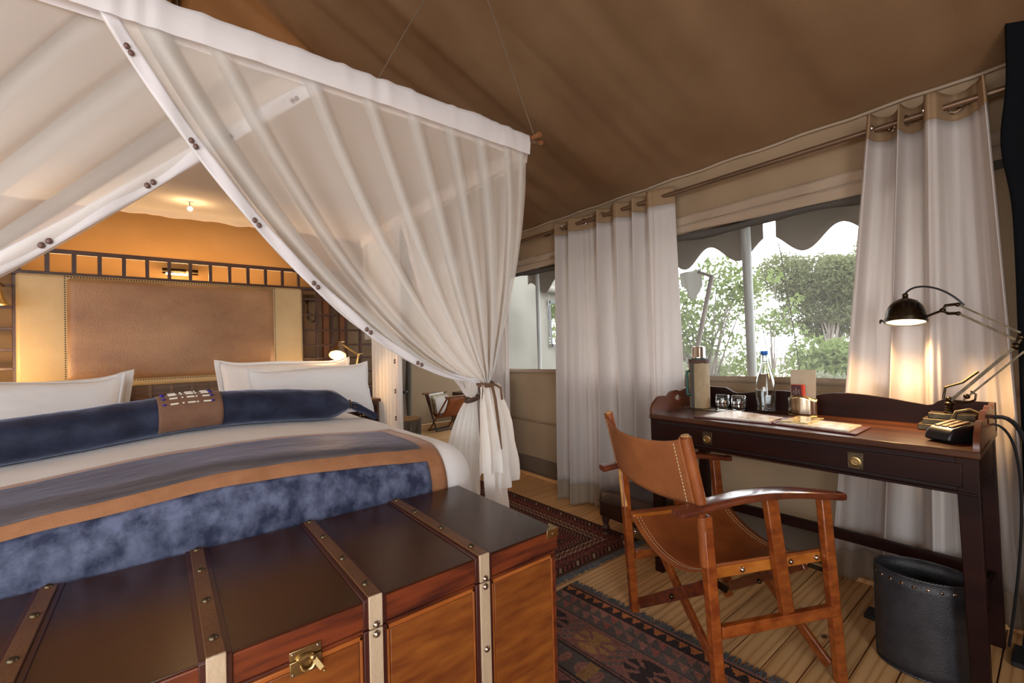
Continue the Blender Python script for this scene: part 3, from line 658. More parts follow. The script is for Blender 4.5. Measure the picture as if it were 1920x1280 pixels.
# ------------------------------------------------------------------ trunk
tk = thing('trunk', 'large mahogany travelling trunk with leather straps and brass lock at the bed foot', 'trunk', (.215, 1.26, 0))
TX0, TX1, TY0, TY1, TZ = -.50, .932, .975, 1.543, .55
obj('body', MB().box(TX0+.004, TX1-.004, TY0+.006, TY1-.004, .05, .484), 'trunkframe', tk, bevel=.004)
obj('lid', MB().box(TX0, TX1, TY0, TY1, .489, .5465), 'trunkframe', tk, bevel=.003)
obj('lid_leather', MB().box(TX0+.002, TX1-.002, TY0+.002, TY1-.002, .5465, .551), 'trunktop', tk, bevel=.0015)
SX = (-.216, .071, .365, .658)
edges = [TX0+.012]+[q for s in SX for q in (s-.026, s+.026)]+[TX1-.022]
for i in range(0, len(edges), 2):
    a, b = edges[i]+.001, edges[i+1]-.001
    obj('front_panel', MB().box(a+.008, b-.008, TY0-.001, TY0+.02, .09, .468), 'trunkwood', tk, bevel=.002)
    obj('panel_edge', MB().box(a, b, TY0+.001, TY0+.02, .468, .478).box(a, a+.007, TY0+.001, TY0+.02, .08, .478).box(b-.007, b, TY0+.001, TY0+.02, .08, .478), 'trunkedge' if False else 'trunkedge', tk, bevel=.0015)
obj('side_panel', MB().box(TX1-.006, TX1+.001, TY0+.05, TY1-.05, .09, .44), 'trunkwood', tk, bevel=.002)
stud = None
def studmesh(): return MB().lathe([(.0085, 0), (.0082, .002), (.006, .005), (.003, .0068), (0, .0072)], (0, 0, 0), (0, 0, 1), seg=12)
for s in SX:
    bk = obj('strap_backing', MB().box(s-.026, s+.026, TY0-.004, TY0+.004, .05, .4855).box(s-.026, s+.026, TY0-.004, TY0+.004, .489, .5525).box(s-.026, s+.026, TY0-.002, TY1, .5505, .5545), 'strapdark', tk, bevel=.002)
    a = obj('strap_top', MB().box(s-.0155, s+.0155, TY0-.003, TY1-.008, .5545, .560), 'straptop', tk, bevel=.002)
    b = obj('strap_front', MB().box(s-.0155, s+.0155, TY0-.0095, TY0-.003, .489, .560).box(s-.0155, s+.0155, TY0-.0095, TY0-.003, .05, .486), 'strapfront', tk, bevel=.002)
    for y in (1.03, 1.195, 1.37, 1.52):
        q = obj('stud', studmesh(), 'brassdull', a, loc=(s, y, .560)) if stud is None else put(stud, (s, y, .560), a)
        stud = stud or q
    RX_ = Matrix.Rotation(PI/2, 4, 'X')
    for z in (.497, .476, .314, .14):
        q = put(stud, (s, TY0-.0095, z), b, RX_); 
        q.material_slots[0].link = 'OBJECT'; q.material_slots[0].material = M['nickel']
for x in (TX0, TX1):
    sg = -1 if x > 0 else 1
    obj('corner_plate', MB().prism([(0, 0), (sg*.045, 0), (sg*.032, .012), (sg*.018, .018), (sg*.010, .030), (0, .042)], (x-sg*.001, TY0-.001, .5515), (1, 0, 0), (0, 1, 0), (0, 0, 1), .002)
        .box(min(x-sg*.001, x+sg*.045), max(x-sg*.001, x+sg*.045), TY0-.003, TY0-.0005, .530, .5535).box(min(x-sg*.003, x), max(x-sg*.003, x), TY0-.001, TY0+.042, .530, .5535), 'brass', tk, bevel=.0008)
obj('corner_screw', MB().lathe([(.004, 0), (.003, .0012), (0, .0014)], (TX1-.022, TY0-.003, .541), (0, -1, 0), seg=10), 'steel', tk)
lk = obj('lock_upper_plate', MB().box(.191, .251, TY0-.004, TY0, .489, .5075), 'brass', tk, bevel=.0012)
lk2 = obj('lock_lower_plate', MB().box(.191, .251, TY0-.005, TY0, .457, .4870), 'brass', tk, bevel=.0012)
obj('latch_tongue', MB().lathe([(.017, 0), (.017, .003), (.014, .005), (0, .006)], (.219, TY0-.005, .489), (0, -1, 0), seg=24, sx=.42, sy=1.), 'brass', lk, ang=30)
obj('latch_hook', MB().tube([(.210, TY0-.008, .478), (.213, TY0-.010, .469), (.221, TY0-.011, .464), (.231, TY0-.011, .466), (.237, TY0-.012, .474)], [.0022, .003, .0034, .004, .004], 8), 'brass', lk2)
obj('latch_lever', MB().bar((.235, TY0-.012, .483), (.2475, TY0-.020, .462), .009, .004, (0, 1, 0)).ball((.2335, TY0-.012, .485), .0065, 1, .5, 1).ball((.2515, TY0-.022, .457), .0028), 'brass', lk2)
for x, z in ((.197, .502), (.245, .502), (.197, .462), (.247, .478)): obj('screw', MB().lathe([(.0035, 0), (.0026, .0014), (0, .0017)], (x, TY0-.0045, z), (0, -1, 0), seg=10), 'steel', lk)

# ------------------------------------------------------------------ nightstand + bedside lamps
ns = thing('nightstand', 'dark wooden bedside cabinet with brass studs right of the pillows', 'cabinet', (1.3, 3.55, 0))
obj('body', MB().box(1.10, 1.345, 3.40, 3.74, .06, .70), 'darkwood', ns, bevel=.006)
obj('top', MB().box(1.09, 1.355, 3.385, 3.75, .70, .725), 'darkwood', ns, bevel=.004)
dr = obj('drawer', MB().box(1.12, 1.325, 3.385, 3.405, .34, .68), 'mahog', ns, bevel=.008)
for i in range(12):
    for sx in (-1, 1): obj('nail', MB().ball((1.20+sx*(.018+.006*math.cos(i*1.57)), 3.382, .66-.026*i), .007, 1, .6, 1, 4), 'brass', dr)
for x, y in ((1.13, 3.43), (1.315, 3.43), (1.13, 3.71), (1.315, 3.71)): obj('foot', MB().lathe([(.02, 0), (.028, .03), (.02, .06)], (x, y, 0), seg=12), 'darkwood', ns)
def assumed_left_lamp():
    lamp_light('bedside_lamp_light', (-.86, 3.46, 1.02), 5., .03)  # unseen left lamp assumed from the headboard's glow; only its light is added
assumed_left_lamp()
bl = thing('bedside_lamp', 'lit brass reading lamp with a cone shade above the right pillows', 'lamp', (1.20, 3.5, .725))
obj('base', MB().lathe([(.06, 0), (.06, .012), (.02, .025), (.012, .04)], (1.19, 3.52, .725)), 'brass', bl)
obj('post', MB().tube([(1.19, 3.515, .75), (1.198, 3.5, .93), (1.222, 3.5, 1.073)], .0085, 10), 'brass', bl)
obj('arm', MB().tube([(1.222, 3.5, 1.073), (1.083, 3.5, 1.170)], .008, 10).ball((1.222, 3.5, 1.073), .014), 'brass', bl)
obj('wing_screw', MB().bar((1.215, 3.49, 1.078), (1.25, 3.48, 1.083), .008, .004).bar((1.078, 3.49, 1.175), (1.11, 3.48, 1.178), .008, .004), 'brass', bl)
axd = (V((1.040, 3.430, 1.066))-V((1.078, 3.5, 1.175))).normalized()
sh = obj('shade', MB().lathe([(.016, 0), (.022, .02), (.060, .122), (.0625, .126), (.0585, .122), (.020, .02)], (1.078, 3.5, 1.175), axd, seg=36), 'silver', bl)
obj('bulb', MB().ball(V((1.078, 3.5, 1.175))+axd*.084, .020), 'glow', sh)
lamp_light('bedside_lamp_light', V((1.078, 3.5, 1.175))+axd*.120, 6.5, .03, kind='POINT')
sc_ = thing('wall_sconce', 'brass bell shaded sconce by the left edge of the headboard', 'lamp', (-.70, 3.72, 1.5))
obj('shade', MB().lathe([(.018, .10), (.030, .085), (.042, .03), (.062, 0), (.058, 0), (.038, .03), (.026, .08)], (-.695, 3.55, 1.40), seg=32), 'brass', sc_)
obj('arm', MB().tube([(-.695, 3.55, 1.50), (-.695, 3.60, 1.53), (-.695, 3.74, 1.52)], .007, 8), 'brass', sc_)

tag(obj('sconce_shelf', MB().box(-1.2, -.67, 3.70, 3.775, .80, .815), 'darkwood', None, bevel=.003), 'narrow dark shelf on the left lattice screen', 'shelf')
bulb = thing('added_bulb', 'tiny lit bulb added for the bright spot under the canopy sheet over the bed', 'lamp', (.16, 3.3, 2.3))  # bulb, cord and light added to give the sheet its bright spot
obj('bulb', MB().ball((.15, 3.38, 2.015), .014), 'glow', bulb)
obj('cord', MB().tube([(.15, 3.38, 2.03), (.13, 3.40, 2.21), (.12, 3.40, 2.8), (.10, 3.40, roofz(.1)-.07)], .003, 6), 'rope', bulb)
lamp_light('added_bulb_light', (.15, 3.38, 1.98), .8, .012)

# ------------------------------------------------------------------ canopy and mosquito net
NX0, NX1, NY0, NY1, NZ = -1.05, 1.385, 1.555, 3.83, 2.0
mn = thing('bed_canopy', 'white mosquito net canopy hung over the bed, drawn aside and tied at the corners', 'canopy', (.17, 2.7, 0))
def sleeve(a, b, nm='top_sleeve', wob=0.):
    a, b = V(a), V(b); d = (b-a).normalized(); n_ = V((d.y, -d.x, 0))
    prof = [(-.022, 0), (-.028, .05), (-.020, .088), (0, .100), (.020, .09), (.026, .05), (.020, 0)]
    def fn(u, v):
        i = v*(len(prof)-1); k = min(int(i), len(prof)-2); q = i-k
        x = prof[k][0]*(1-q)+prof[k+1][0]*q; z = prof[k][1]*(1-q)+prof[k+1][1]*q
        L = u*(b-a).length
        wr_ = .004*max(0, fbm(L*9+wob, z*4, 1.+wob))*2+.003*math.sin(L*70+6*fbm(L*3, 0, 2.))*max(0, fbm(L*2.3+wob, 1., 0.)+.1)*2
        return a+d*L+n_*(x*(1+wr_*34))+V((0, 0, z+(wr_ if z > .06 else 0)-.004*math.sin(L*3)))
    return obj(nm, MB().grid(fn, 240, 18), 'band', mn, ang=80)
zb = NZ
sleeve((NX0, NY0, zb), (NX1-.03, NY0, zb)); sleeve((NX1, NY0+.06, zb), (NX1, NY1-.05, zb), wob=3.); sleeve((NX0, NY1-.05, zb), (NX0, NY0+.06, zb), wob=7.)
for a, b in (((NX0-.06, NY0, 2.075), (NX1+.065, NY0, 2.085)), ((NX1, NY0-.06, 2.085), (NX1, NY1+.06, 2.085)), ((NX1+.06, NY1, 2.085), (NX0-.06, NY1, 2.085)), ((NX0, NY1+.06, 2.085), (NX0, NY0-.06, 2.085))):
    obj('frame_pole', MB().tube([a, b], .0125, 10), 'wardwood', mn)
for x, y in ((NX1, NY0), (NX0, NY0), (NX1, NY1), (NX0, NY1)):
    mb = MB()
    for k in range(4): mb.tube([(x+.024*math.cos(a+k*.4), y+.022*math.sin(a), 2.083+.024*math.sin(a*1+k)) for a in [i*PI/6 for i in range(12)]], .006, 6, closed=True)
    obj('corner_lashing', mb, 'cord', mn)
HP = (1.05, 1.6, 2.915)
obj('hanging_rope', MB().tube([(NX1+.02, NY0, 2.10), (1.20, 1.58, 2.60), HP], .0025, 6), 'rope', mn)
obj('hanging_rope', MB().tube([(.63, NY0, 2.09), (.84, 1.58, 2.50), HP], .0025, 6), 'rope', mn)
obj('hanging_rope', MB().tube([(NX1, NY1, 2.09), (1.0, 3.9, roofz(1.0)-.02)], .0025, 6), 'rope', mn)
def topsheet(u, v):
    x = NX0+(NX1-NX0)*u; y = NY0+(NY1-NY0)*v
    e = max(0, (v-.965)/.035)
    return (x, y, 2.088-e*(.030+.018*fbm(x*5, 0, 3))-.05*math.sin(PI*u)*math.sin(PI*v)+.004*fbm(x*3, y*3, 0)+.006*math.sin(x*11+2*fbm(x, y, 1))*max(0, v-.7))
obj('top_sheet', MB().grid(topsheet, 60, 60), 'sheet', mn, ang=80)
A0 = .42
def drape(C0, C1, P, pleats, nt=46, t1=1., wave=.02, nw=9, side=V((0, 1, 0)), uext=None, a0=A0, name='net_panel', nsub=90, seed=0.):
    """net panel gathered from a straight top edge into one tied point, with doubled pleats"""
    cols = []
    s = 0.; base = [i/nsub for i in range(nsub+1)]
    for u in base:
        cols.append((u, 0.))
        for p0, pw in pleats:
            if base[0] <= p0 and u <= p0 < u+1/nsub: cols.append((p0, 0.)); cols.append((p0+pw, .000)); cols.append((p0, .007)); cols.append((p0+pw, .014))
    # keep outer run monotone except inside folds
    out = []; skip = 0.
    i = 0
    while i < len(cols):
        u, o = cols[i]
        if o == 0. and u < skip and not (i+1 < len(cols) and cols[i+1][1] > 0): i += 1; continue
        out.append((u, o))
        if o == .014: skip = u
        i += 1
    cols = out; n = len(cols)
    def pt(u, t): return bez(*[V(P[k][0]).lerp(V(P[k][1]), u) for k in range(4)], t)
    mb = MB(); dens = []
    w0 = (pt(1, 0)-pt(0, 0)).length
    for i, (u, o) in enumerate(cols):
        for j in range(nt+1):
            t = t1*j/nt; p = pt(u, t)
            du = .02; c = (pt(min(1, u+du), t)-pt(max(0, u-du), t)).length/((min(1, u+du)-max(0, u-du))*w0)
            c = max(c, .05); k = min(1, t*1.6)
            wv = wave*(k*(1-t)**.6+.25*k)*math.sin(2*PI*(nw*u+.35*math.sin(5*u+seed)))+.010*k*fbm(u*8+seed, t*2, 1.)*(1-t)
            p = p+side*(wv+o*(1 if t < .95 else .5))+V((.02*(1-t)*k*fbm(u*10+seed, t, 7.), 0, 0))*(1 if side.y else 0)
            dn = 1-(1-a0)**(min(8, 1/c)**.8); dn = max(dn, .80-3.2*u) if u < .25 else dn
            mb.v.append(tuple(p)); mb.dens.append(min(.97, dn))
    m = nt+1
    for i in range(n-1):
        for j in range(nt): mb.f.append((i*m+j, (i+1)*m+j, (i+1)*m+j+1, i*m+j+1))
    return obj(name, mb, 'net', mn, ang=180), pt
beadm = None
def beads(parent, pts, dirs):
    global beadm
    for p, d in zip(pts, dirs):
        for s in (-1, 1):
            q = V(p)+V(d).normalized()*s*.009
            if beadm is None: beadm = obj('toggle_bead', MB().ball((0, 0, 0), .0072, 1, .8, 1.15, 6), 'brownbead', parent, loc=q)
            else: put(beadm, q, parent)
def edge_band(pt, side, wd, nb, off, t0=0., t1=1., sgn=1, bead_ts=()):
    def fn(u, v):
        t = t0+(t1-t0)*u; p = pt(0 if sgn > 0 else 1, t); q = pt(.06 if sgn > 0 else .94, t); d = (q-p)
        tg = (pt(0 if sgn > 0 else 1, min(1, t+.01))-pt(0 if sgn > 0 else 1, max(0, t-.01))).normalized()
        d = d-tg*d.dot(tg)
        if d.length < 1e-5: d = V((0, 0, 1))
        d = d.normalized(); wdt = wd*(1-.5*max(0, t-.6)/.4)
        return p+d*wdt*v+side*(off+.004*math.sin(t*40+v*3))
    o = obj('edge_band', MB().grid(fn, 70, 5), 'band', mn, solid=.002, ang=180)
    pts = [fn((t-t0)/(t1-t0), .35)+side*(.006 if off > 0 else -.006) for t in bead_ts]; dirs = [fn((t-t0)/(t1-t0)+.02, .35)-fn((t-t0)/(t1-t0), .35) for t in bead_ts]
    beads(o, pts, dirs); return o
T1 = (1.075, 1.545, .950)
pl1 = [(.05, .05), (.16, .035), (.335, .04), (.47, .038), (.585, .04), (.70, .036), (.80, .038), (.905, .028), (.965, .02)]
yf = NY0+.010
P1 = [((-.13, yf, 2.03), (NX1-.03, yf, 2.03)), ((.12, yf-.01, 1.55), (1.37, yf, 1.70)), ((.58, 1.53, .985), (1.24, 1.54, 1.25)), ((1.05, 1.545, .955), (1.095, 1.545, .950))]
o, p1 = drape(0, 0, P1, pl1, side=V((0, -1, 0)), seed=1.)
edge_band(p1, V((0, -1, 0)), .036, 0, .012, bead_ts=(.075, .225, .37, .51, .645, .79))
P2 = [((.47, yf+.028, 2.03), (NX0+.03, yf+.028, 2.03)), ((.10, yf+.03, 1.70), (-1.04, yf+.02, 1.7)), ((-.36, 1.57, 1.17), (-.93, 1.57, 1.25)), ((-.78, 1.57, .955), (-.80, 1.57, .95))]
o, p2 = drape(0, 0, P2, [(.10, .05), (.24, .05), (.37, .04), (.50, .04), (.64, .045), (.78, .04), (.90, .04)], side=V((0, 1, 0)), seed=2.)
edge_band(p2, V((0, -1, 0)), .042, 0, .006, bead_ts=(.09, .25, .40, .56, .72))
T2 = (1.27, 1.94, .838)
P3 = [((NX1, 3.0, 2.03), (NX1, NY0+.06, 2.03)), ((NX1+.01, 2.8, 1.55), (NX1, 1.6, 1.7)), ((1.34, 2.42, .98), (1.36, 1.80, 1.20)), ((1.27, 1.98, .845), (1.27, 1.93, .84))]
o, p3 = drape(0, 0, P3, [(.08, .05), (.22, .04), (.36, .04), (.5, .04), (.64, .04), (.78, .04), (.9, .03)], side=V((1, 0, 0)), seed=3.)
edge_band(p3, V((-1, 0, 0)), .05, 0, .006, bead_ts=(.15, .4, .65))
# far corner panels hang straight down
def straight(x0, y0, x1, y1, z0, n, wv, side, a0=.42, nm='hanging_net', pin=None):
    a, b = V((x0, y0, 0)), V((x1, y1, 0))
    def fn(u, v):
        uu = u
        p = a.lerp(b, uu); z = 2.03+(z0-2.03)*v
        if pin: k = math.exp(-((z-pin[0])/.35)**2); p = p.lerp(a.lerp(b, pin[1]), pin[2]*k)
        return p.x+side.x*wv*math.sin(2*PI*n*u+.6*math.sin(9*u)), p.y+side.y*wv*math.sin(2*PI*n*u+.6*math.sin(9*u)), z, a0
    return obj(nm, MB().grid(fn, 100, 30), 'net', mn, ang=180)
straight(NX1+.01, 3.66, NX1+.01, 3.08, .02, 8, .022, V((1, 0, 0)), .78)
straight(NX1+.01, 3.84, NX1+.01, 3.62, 1.2, 2, .018, V((1, 0, 0)), .45)
straight(NX0, 3.82, NX0, 3.30, .02, 7, .022, V((1, 0, 0)), .5)
eb = obj('edge_band', MB().grid(lambda u, v: (NX1-.026+.01*math.sin(v*3), 3.075+.05*u, 2.03-2.0*v), 3, 30), 'band', mn, solid=.002)
beads(eb, [(NX1-.035, 3.10, z) for z in (.60, .80, 1.02, 1.30, 1.6)], [(0, 0, 1)]*5)
# tails below the front ties
def tailpanel(T, botc, z1, name, wtop=.05, folds=6, amp=.022, mat_='net', a0=.9, n=60, sp=None, ybias=0., k0=.6):
    T = V(T); A, B = V(botc[0]), V(botc[1])
    def fn(u, v):
        top = T+V((wtop*(u-.5), 0, 0)); bot = A.lerp(B, u); bot.z = z1(u) if callable(z1) else z1
        e = v**k0; p = top.lerp(bot, e); p.z = top.z+(bot.z-top.z)*v
        a = amp*min(1, v*3+.15)
        nrm = V((-(B-A).y, (B-A).x, 0)).normalized()
        q = p+nrm*(a*math.sin(2*PI*folds*u+1.5*math.sin(3*v+ybias))+.01*fbm(u*5, v*2, ybias))
        return (q.x, q.y, q.z, a0)
    return obj(name, MB().grid(fn, n, 50), mat_, mn, ang=180)
tailpanel(T1, ((1.09, 1.535, 0), (1.245, 1.60, 0)), .02, 'net_tail', folds=4, amp=.020, a0=.93, ybias=1.)
tailpanel((1.06, 1.52, .95), ((1.00, 1.50, 0), (1.10, 1.475, 0)), lambda u: .585+.0*u, 'net_flap', wtop=.03, folds=2, amp=.018, a0=.96, ybias=2.)
tailpanel((1.10, 1.515, .95), ((1.09, 1.48, 0), (1.265, 1.545, 0)), lambda u: .50+.03*u, 'net_flap', wtop=.04, folds=2.5, amp=.018, a0=.96, ybias=3.)
tailpanel(T2, ((1.27, 2.36, 0), (1.30, 1.92, 0)), .02, 'net_tail', folds=5, amp=.022, a0=.88, ybias=4.)
tailpanel((-.80, 1.57, .95), ((-.95, 1.56, 0), (-.82, 1.56, 0)), .02, 'net_tail', folds=4, amp=.02, a0=.9, ybias=5.)
mb = MB()
for k in range(2): mb.tube([V(T1)+V((.036*math.cos(a), .030*math.sin(a)-.004, .004*k*2-.004+.006*math.sin(a))) for a in [i*PI/8 for i in range(16)]], .0055, 8, closed=True)
mb.tube([V(T1)+V((.0, -.036, 0)), V(T1)+V((.02, -.05, -.004)), V(T1)+V((.05, -.045, -.02)), V(T1)+V((.06, -.04, -.07))], .005, 8)
mb.tube([V(T1)+V((.01, -.036, 0)), V(T1)+V((.012, -.055, -.06)), V(T1)+V((.018, -.065, -.16)), V(T1)+V((.02, -.072, -.27))], [.006, .006, .006, .008], 8)
mb.tube([V(T1)+V((-.03, -.02, 0)), V(T1)+V((-.03, -.03, -.03)), V(T1)+V((-.035, -.02, -.10))], .004, 6)
obj('tie_cord', mb, 'cord', mn)
obj('side_tie_strap', MB().tube([V(T2)+V((.04*math.cos(a), .034*math.sin(a), .012*math.cos(a))) for a in [i*PI/8 for i in range(16)]], .008, 8, closed=True).tube([V(T2)+V((-.03, -.03, 0)), V(T2)+V((-.01, -.1, .02)), V(T1)+V((-.0, .04, -.02))], .009, 8), 'brownhem', mn)

# ------------------------------------------------------------------ curtains
rod = thing('curtain_rod', 'long bronze curtain rod under the tent eave', 'curtain rod', (2.42, 1.7, 2.0))
rz = lambda y: 1.998+.012*(y/3.9)
obj('rod', MB().tube([(2.42, -.35, rz(-.35)), (2.42, 3.95, rz(3.95))], .0125, 14), 'rodmetal', rod)
for y in (-.25, 2.62, 3.9): obj('rod_bracket', MB().tube([(2.42, y, rz(y)), (2.47, y, rz(y)-.005), (2.515, y, rz(y)+.02)], .009, 8), 'rodmetal', rod)
def curtain(label, y0t, y1t, y0b, y1b, folds, seed, xt=2.42, xb=2.40, top=2.055, z0=.015, amp=.034, ampb=.05, rings=(), bulge=0., swing=0.):
    t = thing('curtain', label, 'curtain', (xt, (y0t+y1t)/2, 0))
    rr = random.Random(seed); ph = [rr.uniform(0, 6) for _ in range(6)]
    def fn(u, z):
        v = (top-z)/(top-z0)
        y = (y0t+(y1t-y0t)*u)*(1-v)+(y0b+(y1b-y0b)*u)*v
        w1 = u+.045*math.sin(2*PI*u*1.3+ph[0])+.02*math.sin(2*PI*u*3.1+ph[1]+v*.8)
        am = amp+(ampb-amp)*v
        x = xt+(xb-xt)*v-swing*v*(1-u)**.7+am*math.sin(2*PI*folds*w1+ph[2])+.35*am*math.sin(2*PI*folds*1.9*w1+ph[3]+1.3*v)*(.4+.6*v)
        x += (.004+.016*v)*fbm(u*11, v*1.2, seed)+.006*math.sin(2*PI*folds*4.3*u+ph[4]+v)*(.3+v)-bulge*math.sin(PI*u)*v
        y += .35*am*math.cos(2*PI*folds*w1+ph[2])*(.6+.4*v)
        return (min(x, 2.50), y, z)
    zt, zh = top-.105, z0+.13
    obj('panel', MB().grid(lambda u, v: fn(u, zt+(zh-zt)*v), 200, 40), 'curtain', t, solid=.002, ang=180)
    obj('header_band', MB().grid(lambda u, v: fn(u, top+(zt-top)*v), 200, 5), 'curtaintan', t, solid=.004, ang=180)
    obj('hem_band', MB().grid(lambda u, v: fn(u, zh+(z0+.006*math.sin(u*30)-zh)*v), 200, 6), 'curtainhem', t, solid=.003, ang=180)
    for u in rings:
        p = V(fn(u, rz(0))); q = V(fn(u+.004, rz(0))); d = (q-p); d.z = 0; nrm = V((d.y, -d.x, 0)).normalized()
        a = nrm; b = V((0, 0, 1)); c = a.cross(b)
        obj('grommet', MB().tube([V((2.42*.5+p.x*.5, p.y, rz(p.y)))+c*.021*math.cos(k)+b*.021*math.sin(k) for k in [i*PI/10 for i in range(20)]], .0045, 6, closed=True), 'steel', t)
    return t
curtain('long white curtain with tan header drawn between the two parts of the window', 2.44, 1.455, 2.27, 1.41, 5.6, 21, rings=(.06, .15, .27, .37, .46, .58, .70, .80, .92), xb=2.37, ampb=.055, swing=.13)
curtain('white curtain with tan header behind the desk lamp', .515, .155, .71, .07, 3.3, 5, rings=(.03, .2, .38, .55, .75, .9), xb=2.42, ampb=.055, amp=.052)
curtain('white curtain half hidden behind the tied net at the far end of the window', 3.80, 3.04, 3.85, 3.02, 5, 9, rings=(.1, .35, .6, .85), xb=2.40, ampb=.04)
# tied curtain and canvas flap at the opening beyond the bed
tc = thing('tied_curtain', 'narrow white curtain tied back with a dark band beyond the bed', 'curtain', (2.1, 4.5, 0))
def tcf(u, z):
    k = math.exp(-((z-.66)/.28)**2); w_ = .17*(1-.68*k); c = 2.02-.03*(1-k)
    return (c+w_*(u-.5), 4.45+.02*math.sin(2*PI*3*u), z)
obj('panel', MB().grid(lambda u, v: tcf(u, 2.15-2.13*v), 40, 60), 'curtain', tc, solid=.002, ang=180)
obj('tie_band', MB().tube([(2.02+.038*math.cos(a), 4.45+.035*math.sin(a), .66+.01*math.sin(a)) for a in [i*PI/8 for i in range(16)]], .014, 8, closed=True), 'blackplastic', tc)
tag(obj('canvas_flap', MB().grid(lambda u, v: (2.12+.12*u*(1-.5*v)+.012*math.sin(u*9), 4.60+.015*math.sin(u*8), 2.3*(1-v)+.02), 20, 30), 'greywall', None, solid=.004), 'strip of grey canvas hanging beside the tied curtain beyond the bed', 'canvas flap')
tag(obj('dark_flap', MB().grid(lambda u, v: (2.36+.015*math.sin(u*9+v*3), .108-.34*u+.022*math.exp(-((v-.20)/.07)**2)*(1-u), .03+2.2*(1-v)), 24, 50), 'darkcloth', None, solid=.01, ang=180), 'black tied up tent flap hanging at the right edge of the picture', 'tent flap')

# ------------------------------------------------------------------ rugs
def rug(name, label, fn_col, O, U, W, n, m, z=.010, fr=True, cat='rug'):
    O, U, W = V(O), V(U), V(W)
    t = thing(name, label, cat, (O.x, O.y, 0))
    us = np.linspace(0, 1, n+1); P = []
    xs, ys = np.meshgrid(us, np.linspace(0, 1, m+1), indexing='ij')
    co = np.array(O)[None, None]+xs[..., None]*np.array(U)+ys[..., None]*np.array(W)
    co[..., 2] = z+.0012*np.sin(xs*23)*np.sin(ys*17)
    me = bpy.data.meshes.new('pile'); N = (n+1)*(m+1)
    i, j = np.meshgrid(np.arange(n), np.arange(m), indexing='ij'); a = (i*(m+1)+j).ravel()
    F = np.stack([a, a+(m+1), a+(m+2), a+1], 1)
    me.vertices.add(N); me.vertices.foreach_set('co', co.reshape(-1, 3).ravel().astype(np.float32)); me.loops.add(len(F)*4); me.loops.foreach_set('vertex_index', F.ravel()); me.polygons.add(len(F)); me.polygons.foreach_set('loop_start', np.arange(0, len(F)*4, 4)); me.update(calc_edges=True)
    lu, lw = U.length, W.length
    cx, cy = ((i+.5)/n*lu).ravel(), ((j+.5)/m*lw).ravel()
    c = fn_col(cx, cy, lu, lw); c4 = np.concatenate([c, np.ones((len(c), 1))], 1).astype(np.float32)
    at = me.attributes.new('col', 'FLOAT_COLOR', 'FACE'); at.data.foreach_set('color', c4.ravel())
    me.materials.append(M['rug']); o = bpy.data.objects.new('pile', me); link(o, t)
    # selvedge so the rug has thickness
    nz = V((0, 0, 1)); mb = MB()
    c0 = [O, O+U, O+U+W, O+W]
    for k in range(4): mb.tube([c0[k]+nz*(z*.5+.001), c0[(k+1) % 4]+nz*(z*.5+.001)], z*.5, 6)
    obj('binding', mb, 'brownhem', t); return t
def hsh(a, b): return np.abs(np.modf(np.sin(a*12.9898+b*78.233)*43758.5453)[0])
